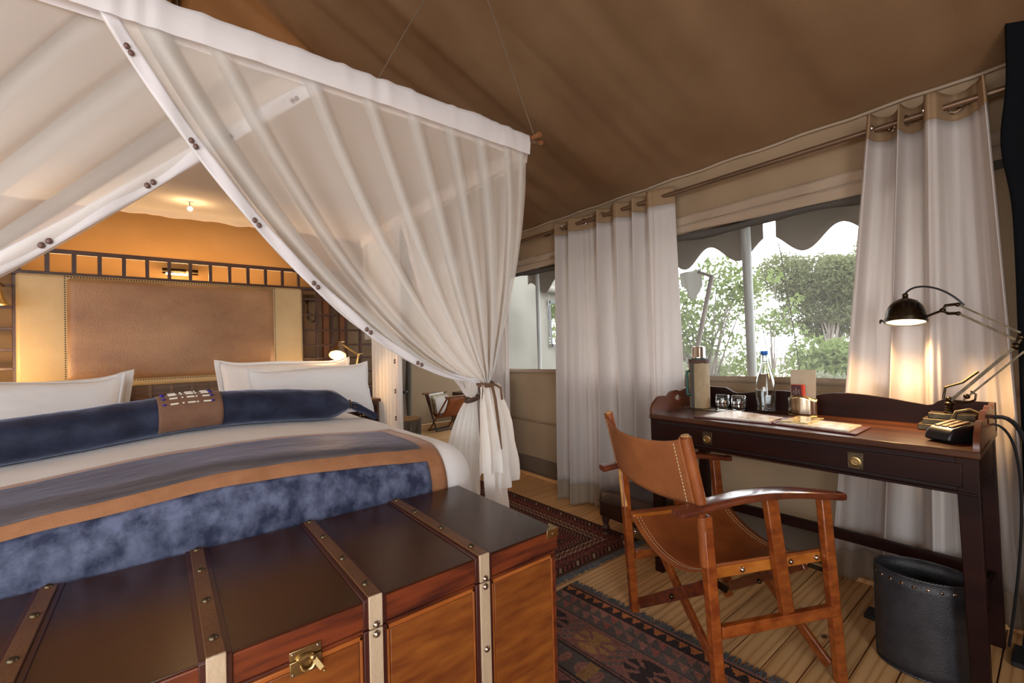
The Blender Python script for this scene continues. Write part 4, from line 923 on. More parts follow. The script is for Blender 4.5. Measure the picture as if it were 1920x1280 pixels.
def kilim(x, y, lu, lw):
    """x = distance in from the fringed edge, y = along it"""
    pink = np.array([.20, .092, .072]); dk = np.array([.032, .024, .024]); grey = np.array([.085, .072, .066]); orn = np.array([.34, .115, .042]); gold = np.array([.25, .135, .055]); red = np.array([.20, .065, .055])
    c = np.tile(pink, (len(x), 1)); 
    def S_(m, col): c[m] = col
    def band(a, b): return (x >= a) & (x < b)
    S_(band(0, .012), pink); S_(band(.012, .020), dk)
    b = band(.020, .062); S_(b, dk)
    tri = np.abs(((y/.048) % 1)*2-1); st_ = np.floor((1-tri)*4)/4*.042
    S_(b & ((x-.020) < st_*.85+.006) & ((np.floor((1-tri)*8) % 2 == 0) | (tri < .7)), orn)
    S_(band(.062, .070), dk); S_(band(.070, .074), pink)
    def trib(a, b2, per, cols, dark=grey):
        bb = band(a, b2); S_(bb, dark); h = (b2-a)/2
        for q in range(2):
            xx = (x-a-q*h)/h; mm = bb & (xx >= 0) & (xx < 1); ph = (y/per+.0) % 1
            idx = np.floor(y/per).astype(int) % len(cols)
            stp = np.floor(ph*7)/7
            for k_, cc in enumerate(cols): S_(mm & (xx < stp) & (idx == k_), cc)
    trib(.074, .172, .052, [pink*1.2, red*1.1, pink, pink*1.05])
    S_(band(.172, .180), dk*1.6); S_(band(.180, .186), pink)
    def motif(a, b2, per, cols, bgc=pink):
        bb = band(a, b2); mid = (a+b2)/2; hh = (b2-a)/2*.86
        ph = ((y/per) % 1-.5)*per; idx = np.floor(y/per).astype(int)
        dx = np.abs(x-mid)/hh; dy = np.abs(ph)/(per*.36); S_(bb, bgc*.85)
        m = bb & (dx < 1) & (dy < 1) & (dx+dy < 1.35)
        ms = m & ~((np.abs(dx-dy) < .16) & (dx+dy > .45)) & ~((dx < .13) & (dy > .35))
        for k_, cc in enumerate(cols): S_(ms & (idx % len(cols) == k_), cc)
        g = bb & (dy > 1.05) & (((np.floor(x/.014)+np.floor(y/.014)) % 3) == 0); S_(g, grey)
    motif(.186, .318, .215, [dk*1.1, gold, dk, grey, gold*.8])
    S_(band(.318, .328), dk); S_(band(.328, .334), pink*.8); S_(band(.334, .342), dk)
    bb = band(.342, .43); S_(bb, grey*.85); m = bb & (((y/.07) % 1) < .5) & (np.abs(x-.386) < .034*(1-np.abs(((y/.035) % 1)-.5))); S_(m, pink*.9)
    m = bb & (((y/.21) % 1) > .8); S_(m, gold*.8)
    S_(band(.43, .438), dk); S_(band(.444, .452), dk)
    bb = band(.452, .56); S_(bb, pink*.8); ph = np.abs(((y/.085) % 1)-.5)*2; dx = np.abs(x-.506)/.05
    S_(bb & (dx+ph < 1), dk*1.3); S_(bb & (dx+ph < .55), gold); idx = np.floor(y/.085).astype(int)
    S_(bb & (dx+ph < .55) & (idx % 2 == 0), pink*1.3)
    S_(band(.56, .568), dk)
    m = x >= .568; per = .5; xx = (x-.568) % .30
    S_(m & (xx < .10), grey*.9); S_(m & (xx < .1) & (((y/.05) % 1) < (xx/.1)), pink); S_(m & (xx >= .1) & (xx < .108), dk)
    S_(m & (xx > .14) & (xx < .26) & ((np.abs(((y/.2) % 1)-.5)*2+np.abs(xx-.2)/.06) < 1), dk*1.2); S_(m & (xx > .28), dk)
    jit = .8+.4*hsh(np.floor(x/.006), np.floor(y/.006)); wash = .85+.3*hsh(np.floor(y/.19), np.floor(x/.13))
    return c*(1.35*jit*wash)[:, None]
def persian(x, y, lu, lw):
    mar = np.array([.105, .028, .024]); dk = np.array([.022, .011, .010]); red = np.array([.17, .045, .036]); cream = np.array([.40, .27, .17]); rose = np.array([.24, .095, .065]); brn = np.array([.06, .028, .018])
    c = np.tile(mar*.9, (len(x), 1)); d = np.minimum(np.minimum(x, lu-x), np.minimum(y, lw-y))
    al = np.where(np.minimum(x, lu-x) < np.minimum(y, lw-y), y, x)
    def S_(m, col): c[m] = col
    S_(d < .022, brn*.9)
    b = (d >= .022) & (d < .055); S_(b, dk*1.3); S_(b & (((al+d)/.03) % 1 < .45), red); S_(b & (((al+d)/.12) % 1 < .12), cream*.7)
    S_((d >= .055) & (d < .060), brn*1.6)
    b = (d >= .060) & (d < .118); S_(b, dk*1.2); r_1 = np.hypot(((al/.052) % 1-.5)*.052, d-.089); S_(b & (r_1 < .024) & (r_1 > .013), red); S_(b & (r_1 < .007), rose); S_(b & (np.abs((al/.052) % 1-.02) < .10) & (np.abs(d-.089) > .012), mar*1.3)
    S_((d >= .118) & (d < .124), red*.9)
    b = (d >= .124) & (d < .178); S_(b, dk*1.4)
    zg = .128+np.floor(np.abs(((al/.036) % 1)*2-1)*3)/3*.014; S_(b & (np.abs(d-zg) < .0042), cream*.9)
    zg = .174-np.floor(np.abs(((al/.036) % 1)*2-1)*3)/3*.014; S_(b & (np.abs(d-zg) < .0042), cream*.9)
    r_1 = np.hypot(((al/.036) % 1-.5)*.036, d-.151); S_(b & (r_1 < .012), rose*.8); S_(b & (r_1 < .004), dk)
    S_((d >= .178) & (d < .184), brn)
    b = (d >= .184) & (d < .232); S_(b, dk*1.2)
    for q, off in ((.196, 0), (.209, .5), (.222, 0)):
        r_1 = np.hypot((((al/.022)+off) % 1-.5)*.022, d-q); S_(b & (r_1 < .0058), rose)
    S_((d >= .232) & (d < .238), red)
    b = (d >= .238) & (d < .262); S_(b, dk); S_(b & (((al/.02) % 1) < .5), red*.9); S_((d >= .262) & (d < .268), brn)
    b = d >= .268; ph = np.abs(((x/.22) % 1)-.5)*2+np.abs(((y/.16) % 1)-.5)*2; S_(b, mar); S_(b & (ph < .75), dk*1.5); S_(b & (ph < .45), cream*.55); S_(b & (ph < .25), red)
    jit = .72+.5*hsh(np.floor(x/.005), np.floor(y/.005)); return c*1.3*jit[:, None]
# kilim: fringed edge runs from (1.465,1.455) towards the chair foot
k0 = V((1.470, 1.452, 0)); kd = V((.050, -.803, 0)).normalized(); kn = V((-kd.y, kd.x, 0))*-1
kn = V((kd.y, -kd.x, 0)); kn = kn if kn.x < 0 else -kn
r1 = rug('kilim_rug', 'worn kilim rug in brown, orange and black lying beside the trunk', kilim, k0, kn*1.25, kd*2.1, 230, 380, .006)
r2 = rug('persian_rug', 'maroon patterned wool rug beside the bed with pale zigzag borders', persian, (2.078, 1.515, 0), V((-.70, .012, 0)), V((-.03, 1.9, 0)), 210, 560, .009)
def fringe(parent, a, b, out, n, L):
    mb = MB(); rg = random.Random(n); a, b, out = V(a), V(b), V(out)
    for i in range(n):
        p = a.lerp(b, (i+rg.random()*.6)/n); q = p+out*L*rg.uniform(.7, 1.1)+(b-a).normalized()*rg.uniform(-.012, .012); p = p+V((0, 0, .006)); q = q+V((0, 0, .002+rg.random()*.003))
        mb.bar(p, q, .0045, .003)
    o = obj('fringe', mb, 'fringe', parent); o['kind'] = 'stuff'
fringe(r1, k0, k0+kd*2.1, -kn, 330, .038)
fringe(r2, (2.078, 1.515, 0), (1.378, 1.527, 0), (0, -1, 0), 170, .038)

# ------------------------------------------------------------------ desk
DX0, DX1, DY0, DY1, DZ = 1.86, 2.35, .165, 1.280, .76
dk_ = thing('writing_desk', 'dark mahogany writing desk with a scalloped gallery under the window', 'desk', (2.1, .72, 0))
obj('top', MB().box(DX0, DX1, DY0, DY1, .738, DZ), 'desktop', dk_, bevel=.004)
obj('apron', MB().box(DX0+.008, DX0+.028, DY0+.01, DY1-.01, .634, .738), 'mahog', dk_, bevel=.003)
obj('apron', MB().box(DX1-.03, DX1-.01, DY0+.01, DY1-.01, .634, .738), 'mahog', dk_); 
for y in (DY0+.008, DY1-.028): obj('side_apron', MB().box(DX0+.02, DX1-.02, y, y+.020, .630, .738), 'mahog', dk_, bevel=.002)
obj('bottom_board', MB().box(DX0+.02, DX1-.02, DY0+.02, DY1-.02, .634, .642), 'mahog', dk_)
d = obj('drawer', MB().box(DX0+.002, DX0+.012, .205, 1.240, .648, .721), 'mahog', dk_, bevel=.003)
obj('drawer_gap', MB().box(DX0+.0065, DX0+.0085, .200, 1.245, .643, .726), 'blackin', dk_)
for yc in (.988, .463):
    p = obj('pull_plate', MB().box(DX0-.0025, DX0, yc-.022, yc+.022, .655, .711), 'brassdull', d, bevel=.001)
    obj('flush_ring', MB().lathe([(.0165, 0), (.0165, .002), (.013, .003), (.011, .001), (.006, .0008), (.005, .0028), (0, .003)], (DX0-.0025, yc, .679), (-1, 0, 0), seg=24), 'brass', p, ang=25)
    for yy, zz in ((-.016, .705), (.016, .705), (-.016, .661), (.016, .661)): obj('screw', MB().lathe([(.003, 0), (.002, .001), (0, .0012)], (DX0-.0025, yc+yy, zz), (-1, 0, 0), seg=8), 'nail', p)
obj('lower_moulding', MB().box(DX0+.002, DX0+.03, DY0+.01, DY1-.01, .627, .636), 'mahog', dk_, bevel=.003)
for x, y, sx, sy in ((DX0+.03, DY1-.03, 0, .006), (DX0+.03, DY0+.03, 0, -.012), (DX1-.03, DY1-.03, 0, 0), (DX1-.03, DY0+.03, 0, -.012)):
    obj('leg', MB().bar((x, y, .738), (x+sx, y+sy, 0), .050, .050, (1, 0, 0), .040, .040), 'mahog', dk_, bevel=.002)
obj('stretcher', MB().box(DX1-.045, DX1-.02, DY0+.03, DY1-.03, .228, .272), 'mahog', dk_, bevel=.003)
for y in (DY0+.02, DY1-.03): obj('side_stretcher', MB().box(DX0+.04, DX1-.04, y-.008, y+.008, .228, .265), 'mahog', dk_, bevel=.003)
# gallery: left end board with a handle hole, back board, right end board
def gal_end(y0, yth, name):
    prof = [(0, 0), (0, .025), (.012, .046), (.035, .062), (.060, .079), (.085, .082), (.110, .080), (.128, .074), (.145, .078), (.165, .092), (.195, .101), (.222, .100), (.245, .094), (.262, .094), (.285, .101), (.315, .106), (.345, .102), (.37, .09), (.385, .082), (.405, .088), (.43, .098), (.475, .100), (.475, 0)]
    # board with a kidney hole: two strips of quads above/below the hole
    hole = []
    cx, cz = .235, .062
    for i in range(20):
        a = 2*PI*i/20; r = 1+.25*math.cos(2*a); hole.append((cx+.030*math.cos(a), cz+.0135*math.sin(a)*(1.15-.3*math.cos(a)**2)))
    import mathutils.geometry as mg
    outer = [V((a, b, 0)) for a, b in prof]; inn = [V((a, b, 0)) for a, b in hole]
    tris = mg.tessellate_polygon([outer, inn]); pts = outer+inn; n = len(pts); mb = MB()
    vs = [(DX0+.004+p.x, y0, DZ-.001+p.y) for p in pts]+[(DX0+.004+p.x, y0+yth, DZ-.001+p.y) for p in pts]
    fs = [tuple(t_) for t_ in tris]+[tuple(i+n for i in reversed(t_)) for t_ in tris]
    no = len(outer); fs += [(i, (i+1) % no, n+(i+1) % no, n+i) for i in range(no)]; ni = len(inn)
    fs += [(no+i, no+(i+1) % ni, n+no+(i+1) % ni, n+no+i) for i in range(ni)]
    mb.add(vs, fs); me = obj(name, mb, 'mahogx', dk_)
    import bmesh; bm = bmesh.new(); bm.from_mesh(me.data); bmesh.ops.recalc_face_normals(bm, faces=bm.faces); bm.to_mesh(me.data); bm.free()
    return me
gal_end(DY1-.016, .014, 'end_board'); gal_end(DY0+.002, .014, 'end_board')
prof = [(DY0, 0), (DY0, .100), (.30, .102), (.315, .094), (.33, .080), (.345, .076), (.40, .084), (.46, .094), (.54, .103), (.60, .106), (.65, .104), (.685, .098), (.71, .090), (.73, .086), (.76, .092), (.80, .098), (.86, .101), (.92, .099), (.98, .088), (1.03, .080), (1.07, .076), (1.09, .080), (1.11, .092), (1.13, .102), (DY1, .104), (DY1, 0)]
obj('back_board', MB().prism([(a, b) for a, b in prof], (DX1-.018, 0, DZ-.001), (0, 1, 0), (0, 0, 1), (1, 0, 0), .014), 'mahog', dk_)

# things on the desk
Z = DZ+.0005
ft = thing('steel_flask', 'steel topped vacuum flask in a khaki canvas sleeve with green handle', 'flask', (2.18, 1.19, Z+.006))
fx, fy, fz = 2.185, 1.193, Z+.006
obj('sleeve', MB().grid(lambda u, v: (fx+.046*(abs(math.cos(2*PI*u))**.75)*math.copysign(1, math.cos(2*PI*u))*(1+.02*math.sin(v*9+u*6)), fy+.046*(abs(math.sin(2*PI*u))**.75)*math.copysign(1, math.sin(2*PI*u)), fz+.232*v), 40, 16), 'khaki', ft, ang=60)
obj('sleeve_binding', MB().lathe([(.050, 0), (.051, .012), (.050, .022), (.044, .022)], (fx, fy, fz+.228), seg=32), 'brownhem', ft)
obj('side_strap', MB().box(fx-.053, fx-.047, fy+.004, fy+.020, fz, fz+.235), 'darkcanvas', ft)
obj('handle', MB().tube([(fx-.05, fy+.028, fz+.19), (fx-.066, fy+.03, fz+.19), (fx-.067, fy+.03, fz+.07), (fx-.05, fy+.028, fz+.065)], .0075, 8), 'green', ft)
obj('collar', MB().lathe([(.036, .245), (.036, .256), (.030, .258)], (fx, fy, fz), seg=32), 'green', ft)
obj('cup_lid', MB().lathe([(.0335, .256), (.0335, .262), (.0325, .264), (.0325, .308), (.030, .314), (.024, .316), (0, .316)], (fx, fy, fz), seg=36), 'steel', ft)
tag(obj('serving_tray', MB().prism([(-.11, -.14), (.10, -.15), (.115, .12), (-.10, .125)], (2.235, 1.135, Z), (1, 0, 0), (0, 1, 0), (0, 0, 1), .004), 'silver', None, bevel=.0015), 'thin metal tray under the flask and glasses', 'tray')
def tumbler(x, y, label):
    t = thing('tumbler', label, 'glass', (x, y, Z+.0055), 'upturned tumblers on the tray')
    h = .068; obj('glass_body', MB().lathe([(.0345, 0), (.036, .004), (.0335, .05), (.0315, .064), (.029, h), (0, h), (0, h-.010), (.027, h-.011), (.030, .05), (.032, .004), (.0345, 0)], (x, y, Z+.0055), seg=36), 'bottleglass', t)
    o = obj('facets', MB().add(*(lambda q: (q, [(4*i, 4*i+1, 4*i+2, 4*i+3) for i in range(len(q)//4)]))([(x+.0358*math.cos(a+da), y+.0358*math.sin(a+da), Z+.02+.016*r+dz) for r in range(2) for a in [i*PI/8 for i in range(16)] for da, dz in ((-.08, 0), (.08, 0), (.08, .010), (-.08, .010))])), 'steel', t); o['kind'] = 'stuff'
tumbler(2.235, 1.100, 'upturned glass tumbler next to the flask'); tumbler(2.245, 1.024, 'upturned glass tumbler nearer the water bottle')
bt = thing('water_bottle', 'clear glass swing top water bottle with blue stopper', 'bottle', (2.27, .908, Z))
bc = (2.27, .908, Z)
pr_ = [(.036, 0), (.041, .006), (.042, .018), (.0405, .03), (.0445, .07), (.0455, .095), (.043, .125), (.034, .165), (.024, .200), (.0175, .225), (.0150, .245), (.0155, .262), (.0150, .272)]
obj('bottle_body', MB().lathe(pr_+[(.012, .272), (.0125, .245), (.015, .225), (.0215, .200), (.0315, .165), (.0405, .125), (.043, .095), (.042, .07), (.038, .03), (.0385, .012), (0, .008)], bc, seg=40), 'bottleglass', bt, ang=60)
obj('water', MB().lathe([(0, .0095), (.0375, .013), (.0375, .03), (.0415, .07), (.0425, .095), (.040, .125), (.031, .165), (.0255, .183), (0, .183)], bc, seg=40), 'water', bt, ang=60)
obj('stopper', MB().lathe([(.010, .272), (.014, .276), (.0165, .288), (.016, .293), (0, .293)], bc, seg=24), 'bluecap', bt)
obj('swing_wire', MB().tube([(2.254, .908, Z+.284), (2.252, .908, Z+.25), (2.256, .895, Z+.232)], .0016, 6).tube([(2.27+.0165*math.cos(a), .908+.0165*math.sin(a), Z+.243) for a in [i*PI/8 for i in range(16)]], .0014, 6, closed=True).tube([(2.258, .920, Z+.285), (2.256, .925, Z+.248)], .0014, 6), 'wire', bt)
hd = thing('pen_holder', 'wavy walled silver stationery holder behind the open folder', 'holder', (2.262, .751, Z))
def hol(u, v):
    a = 2*PI*u; r = 1+.07*math.cos(4*a)+.03*math.cos(8*a); top_ = .080+.010*math.cos(2*a+.2)
    return (2.262+.030*math.cos(a)*r, .751+.052*math.sin(a)*r, Z+.002+top_*v)
obj('holder_wall', MB().grid(hol, 90, 8), 'silver', hd, solid=.0015, ang=60)
obj('holder_floor', MB().lathe([(.0, 0), (.92, 0), (.92, .004)], (2.262, .751, Z), seg=30, sx=.030, sy=.052, xdir=(1, 0, 0)), 'silver', hd)
obj('rim_bead', MB().tube([hol(i/60, 1.02) for i in range(60)], .0020, 6, closed=True).tube([hol(i/60, .0) for i in range(60)], .0020, 6, closed=True), 'brass', hd)
tag(obj('cream_card', MB().bar((2.268, .751, Z+.008), (2.283, .751, Z+.205), .100, .0012, (1, 0, 0)), 'card'), 'upright cream card standing in the silver holder', 'card')
rbx = thing('red_box', 'small red box with tiny print leaning in the silver holder', 'box', (2.25, .763, Z+.06))
obj('box_body', MB().cbox((2.252, .763, Z+.098), .018, .050, .083), 'redbox', rbx, bevel=.001)
fc = obj('box_face', MB().cbox((2.2425, .7675, Z+.0975), .0012, .040, .081), 'redface', rbx)
for wd_, dy, h_ in (('OUT', -.010, .0105), ('READY', .001, .0105), ('TO', .011, .0095)):
    cu = bpy.data.curves.new('print', 'FONT'); cu.body = wd_; cu.size = h_; cu.align_x = 'CENTER'; cu.align_y = 'CENTER'; cu.extrude = .0001
    to = bpy.data.objects.new('print', cu); COL.objects.link(to); bpy.context.view_layer.update()
    me = bpy.data.meshes.new_from_object(to); bpy.data.objects.remove(to)
    # text reads downward on the face that looks towards -x
    mm = Matrix(((0, 0, -1, 2.2416), (0, -1, 0, .7675+dy), (-1, 0, 0, Z+.108), (0, 0, 0, 1)))
    R2 = Matrix(((0, 0, -1, 2.2416), (0, -1, 0, .7675+dy), (-1, 0, 0, Z+.108), (0, 0, 0, 1)))
    me.transform(Matrix(((0, 0, -1, 2.2416), (0, -1, 0, .7675-dy*-1), (-1, 0, 0, Z+.108), (0, 0, 0, 1))))
    me.materials.clear(); me.materials.append(M['print']); o = bpy.data.objects.new('printed_word', me); link(o, fc)
# open folder / guest book
bk = thing('open_folder', 'open maroon leather folder with printed pages lying on the desk', 'folder', (2.0, .77, Z))
obj('left_cover', MB().prism([(1.893, 1.068), (1.930, .752), (2.115, .752), (2.200, 1.048)], (0, 0, Z), (1, 0, 0), (0, 1, 0), (0, 0, 1), .006), 'maroon', bk, bevel=.002)
obj('right_cover', MB().prism([(1.935, .748), (1.905, .470), (2.10, .470), (2.115, .748)], (0, 0, Z), (1, 0, 0), (0, 1, 0), (0, 0, 1), .006), 'maroon', bk, bevel=.002)
obj('spine', MB().tube([(1.932, .75, Z+.006), (2.115, .75, Z+.006)], .006, 10), 'maroon', bk)
obj('page', MB().prism([(1.92, 1.03), (1.948, .772), (2.09, .772), (2.165, 1.03)], (0, 0, Z+.006), (1, 0, 0), (0, 1, 0), (0, 0, 1), .004), 'paper', bk, bevel=.001)
obj('printed_sheet', MB().prism([(1.955, .90), (1.965, .775), (2.075, .765), (2.10, .90)], (0, 0, Z+.0102), (1, 0, 0), (0, 1, 0), (0, 0, 1), .002), 'page', bk)
obj('page', MB().prism([(1.948, .735), (1.922, .495), (2.085, .495), (2.10, .735)], (0, 0, Z+.006), (1, 0, 0), (0, 1, 0), (0, 0, 1), .006), 'page', bk, bevel=.001)
obj('photo_booklet', MB().prism([(1.955, .735), (1.965, .635), (2.135, .632), (2.130, .725)], (0, 0, Z+.012), (1, 0, 0), (0, 1, 0), (0, 0, 1), .005), 'photo', bk, bevel=.001)

# desk lamp
dl = thing('desk_lamp', 'bronze jointed desk lamp with a domed shade lit over the desk', 'lamp', (2.23, .265, Z))
for i, (sx, sy, sz) in enumerate(((.105, .175, .022), (.088, .150, .020), (.066, .122, .020))):
    obj('base_step', MB().cbox((2.235, .265, Z+.011+.0205*i), sx, sy, sz), 'brassdull', dl, bevel=.002)
bx, by = 2.235, .272
obj('stem', MB().lathe([(.016, .063), (.016, .068), (.011, .070), (.012, .076), (.010, .079), (.012, .084), (.010, .088), (.013, .094), (.013, .100), (.008, .104)], (bx, by, Z), seg=20).ball((bx, by, Z+.112), .010), 'bronze', dl)
J1, J2 = V((2.25, .108, 1.062)), V((2.25, .238, 1.196))
obj('lower_arm', MB().bar((bx, by-.004, .868), tuple(J1), .010, .015, (1, 0, 0)).tube([(bx+.004, by, .86), (bx+.010, by+.016, .875), (bx+.008, by+.010, .915), (bx+.008, by-.035, .935), (bx+.006, by-.075, .975)], .0045, 8).bar((bx, by-.036, .872), J1+V((0, -.018, -.018)), .006, .010, (1, 0, 0)), 'bronze', dl)
obj('spring_loop', MB().tube([(bx, by-.02, .866), (bx, by-.04, .862), (bx, by-.065, .875), (bx, by-.068, .895), (bx, by-.055, .905)], .0035, 8).ball((bx, by-.045, .886), .009), 'bronze', dl)
obj('elbow', MB().ball(J1, .013).ball(J1+V((0, -.012, .03)), .010).tube([J1, J1+V((0, -.014, .034))], .007, 8), 'bronze', dl)
obj('upper_arm', MB().bar(J1+V((0, .0, .022)), J2+V((0, .004, -.013)), .008, .010, (1, 0, 0)).bar(J1+V((0, -.012, .045)), J2+V((0, .004, .018)), .006, .010, (1, 0, 0)), 'bronze', dl)
obj('yoke', MB().tube([J2+V((0, .006, -.013)), J2+V((0, .030, -.012)), J2+V((0, .044, .000)), J2+V((0, .036, .018)), J2+V((0, .008, .020))], .0055, 8).ball(J2+V((0, .004, .018)), .008).ball(J2+V((0, .004, -.014)), .008).ball(J2+V((0, .044, .001)), .009), 'bronze', dl)
hc = V((2.25, .386, 1.172)); hax = V((-.20, -.02, -1.)).normalized(); HS = .82
def dome(prof, *a, **k):
    return MB().lathe([(r*HS, z*HS*(1.22 if z < 0 else 1.)) for r, z in prof], hc, hax, seg=44)
hs_ = obj('dome_shade', dome([(.010, -.082), (.022, -.079), (.045, -.068), (.062, -.050), (.072, -.026), (.0755, 0), (.079, .002), (.079, .018), (.074, .019), (.073, 0), (.069, -.024), (.058, -.046), (.042, -.062), (.02, -.073), (.004, -.075)], (0, 0, 0), (0, 0, 1), seg=44), 'bronze', dl, ang=35)
obj('shade_neck', MB().tube([hc-hax*.074, hc-hax*.094], [.011, .008], 12).ball(hc-hax*.094, .0095), 'bronze', hs_)
ux_ = V((0, 1, 0)); ux_ = (ux_-hax*ux_.dot(hax)).normalized(); uy_ = hax.cross(ux_)
for k in range(4):
    a = -2.55+k*.30; d = ux_*math.cos(a)+uy_*math.sin(a)
    obj('vent_slot', MB().bar(hc+d*.0700*HS-hax*.040*HS, hc+d*.0600*HS-hax*.0625*HS, .005, .0025, d.cross(hax)), 'blackin', hs_)
obj('hinge_clip', MB().tube([hc+ux_*.061+hax*.01, hc+ux_*.074-hax*.002, hc+ux_*.078+hax*.012], .0035, 8).ball(hc+ux_*.075+hax*.002, .005), 'bronze', hs_)
obj('support_bar', MB().tube([hc-ux_*.058-hax*.004, J2+V((0, .046, 0))], .0045, 8), 'bronze', dl)
obj('lit_opening', MB().lathe([(.0585, .011), (.050, .014), (0, .017)], hc, hax, seg=36), 'glowdesk', hs_)
obj('flex', MB().tube([bez(hc-hax*.098, hc-hax*.145-ux_*.02, J2+V((0, .04, .10)), J2+V((0, -.012, .014)), i/16) for i in range(17)], .0035, 8), 'blackplastic', dl)
lamp_light('desk_lamp_light', hc+hax*.03, 10., .045, kind='SPOT', aim=hc+hax*1., cone=2.75)
# telephone
ph = thing('telephone', 'small black telephone with silver keys at the right end of the desk', 'telephone', (2.01, .225, Z))
d1 = V((.86, -.50, 0)).normalized(); d2 = V((-d1.y, d1.x, 0))
o0 = V((1.985, .258, Z)); 
obj('body', MB().prism([(-.03, .008), (-.022, .03), (-.005, .046), (.085, .062), (.10, .05), (.105, 0), (-.005, 0)], o0-d2*.038, d1, (0, 0, 1), d2, .076), 'blackplastic', ph, bevel=.006)
sl = (V((.085, 0, .062))-V((-.005, 0, .046)));
for k in range(3):
    c0 = o0+d2*(-.020+.020*k)+V((0, 0, .0485))+d1*.000; c1 = o0+d2*(-.020+.020*k)+V((0, 0, .062))+d1*.070
    obj('key_bar', MB().bar(c0, c1, .013, .006), 'silver', ph, bevel=.001)
obj('cradle', MB().tube([o0+d1*.082+d2*.036+V((0, 0, .055)), o0+d1*.10+d2*.036+V((0, 0, .085)), o0+d1*.12+d2*.01+V((0, 0, .095)), o0+d1*.12-d2*.02+V((0, 0, .085))], .006, 10), 'brassdull', ph)
cbl = thing('power_cable', 'black cables looping down behind the right end of the desk', 'cable', (2.3, .1, 0))
obj('cable', MB().tube([bez(V((2.28, .19, .80)), V((2.30, .06, .90)), V((2.34, .065, .5)), V((2.31, .12, .012)), i/24) for i in range(25)], .007, 8), 'blackplastic', cbl)
obj('cable', MB().tube([bez(V((2.26, .18, .79)), V((2.28, .085, .82)), V((2.30, .10, .45)), V((2.31, .155, .012)), i/24) for i in range(25)], .004, 8), 'blackplastic', cbl)

# ------------------------------------------------------------------ chair
O_ = V((1.50, 1.144, 0)); du_ = V((.904, -.428, 0)).normalized(); dw_ = V((.428, .904, 0)).normalized()
def C(u, w_, z): return O_+du_*u+dw_*w_+V((0, 0, z))
ch = thing('folding_chair', 'folding wooden safari chair with tan leather seat and back at the desk', 'chair', tuple(C(.22, -.26, 0)))
FW, NW = .0, -.515
for w_ in (FW, NW):
    obj('rear_leg', MB().bar(C(.015, w_, 0), C(-.018, w_, .585), .032, .030, dw_), 'teak', ch, bevel=.004)
    obj('front_leg', MB().bar(C(.462, w_, 0), C(.415, w_, .596), .036, .026, dw_), 'teak', ch, bevel=.004)
    obj('arm_support', MB().bar(C(.262, w_, .255), C(.212, w_, .616), .042, .024, dw_), 'teak', ch, bevel=.003)
    obj('side_rail', MB().bar(C(.02, w_-.004, .237), C(.455, w_-.004, .237), .022, .036), 'teak', ch, bevel=.003)
    iw = w_+(.03 if w_ < -.1 else -.03)
    rl = obj('seat_rail', MB().bar(C(.00, iw, .398), C(.44, iw, .398), .024, .034), 'rail', ch, bevel=.003)
    sgn = -1 if w_ < -.1 else 1
    for u in (.12, .30, .40): obj('rivet', MB().ball(C(u, iw+sgn*.013, .398), .009, 1, 1, 1, 5), 'nickel', rl)
    # arm: bowed plank
    aw_ = w_+(0)
    def armf(u, v, aw_=aw_):
        a = 2*PI*v; L = -.112+.60*u; zc = .600+.032*math.sin(PI*min(1, u*1.02))-.006*u
        wd = .026+.010*math.sin(PI*u)-(.006*max(0, (u-.94)/.06)); 
        cx_ = math.copysign(abs(math.cos(a))**.45, math.cos(a)); cz_ = math.copysign(abs(math.sin(a))**.45, math.sin(a))
        return C(L, aw_+cx_*wd, zc+cz_*.0115)
    mb = MB().grid(armf, 44, 24); n_ = len(mb.v); mb.f.append(tuple(range(24, -1, -1))); mb.f.append(tuple(n_-25+i for i in range(25)))
    obj('armrest', mb, 'teakdark', ch, ang=30)
    # back post leaning backwards
    bp = obj('back_post', MB().tube([C(-.016, w_-sgn*.004, .44), C(-.030, w_, .60), C(-.078, w_, .826)], .0125, 12), 'teakend' if w_ > -.1 else 'teak', ch)
    obj('leather_sleeve', MB().tube([C(-.030, w_, .617), C(-.0765, w_, .822)], [.0185, .0185], 16), 'leather', ch)
    if w_ < -.1: obj('leather_sleeve', MB().tube([C(-.016, w_-sgn*.004, .435), C(-.0285, w_, .585)], .0165, 14), 'leather', ch)
    obj('post_end', MB().tube([C(-.0765, w_, .822), C(-.078, w_, .828)], .0125, 12), 'teakend', ch)
    obj('hinge_plate', MB().bar(C(.015, iw, .375), C(.075, iw, .335), .006, .020), 'bronze', ch)
    obj('hinge_bolt', MB().ball(C(.432, w_+sgn*.0+(-sgn)*.018, .352), .010, 1, 1, 1, 5), 'steel', ch)
    obj('hinge_bolt', MB().ball(C(.02, w_-sgn*.016, .335), .008, 1, 1, 1, 5), 'steel', ch)
    obj('front_hinge', MB().bar(C(.38, iw, .372), C(.435, w_-sgn*.012, .352), .006, .014), 'bronze', ch)
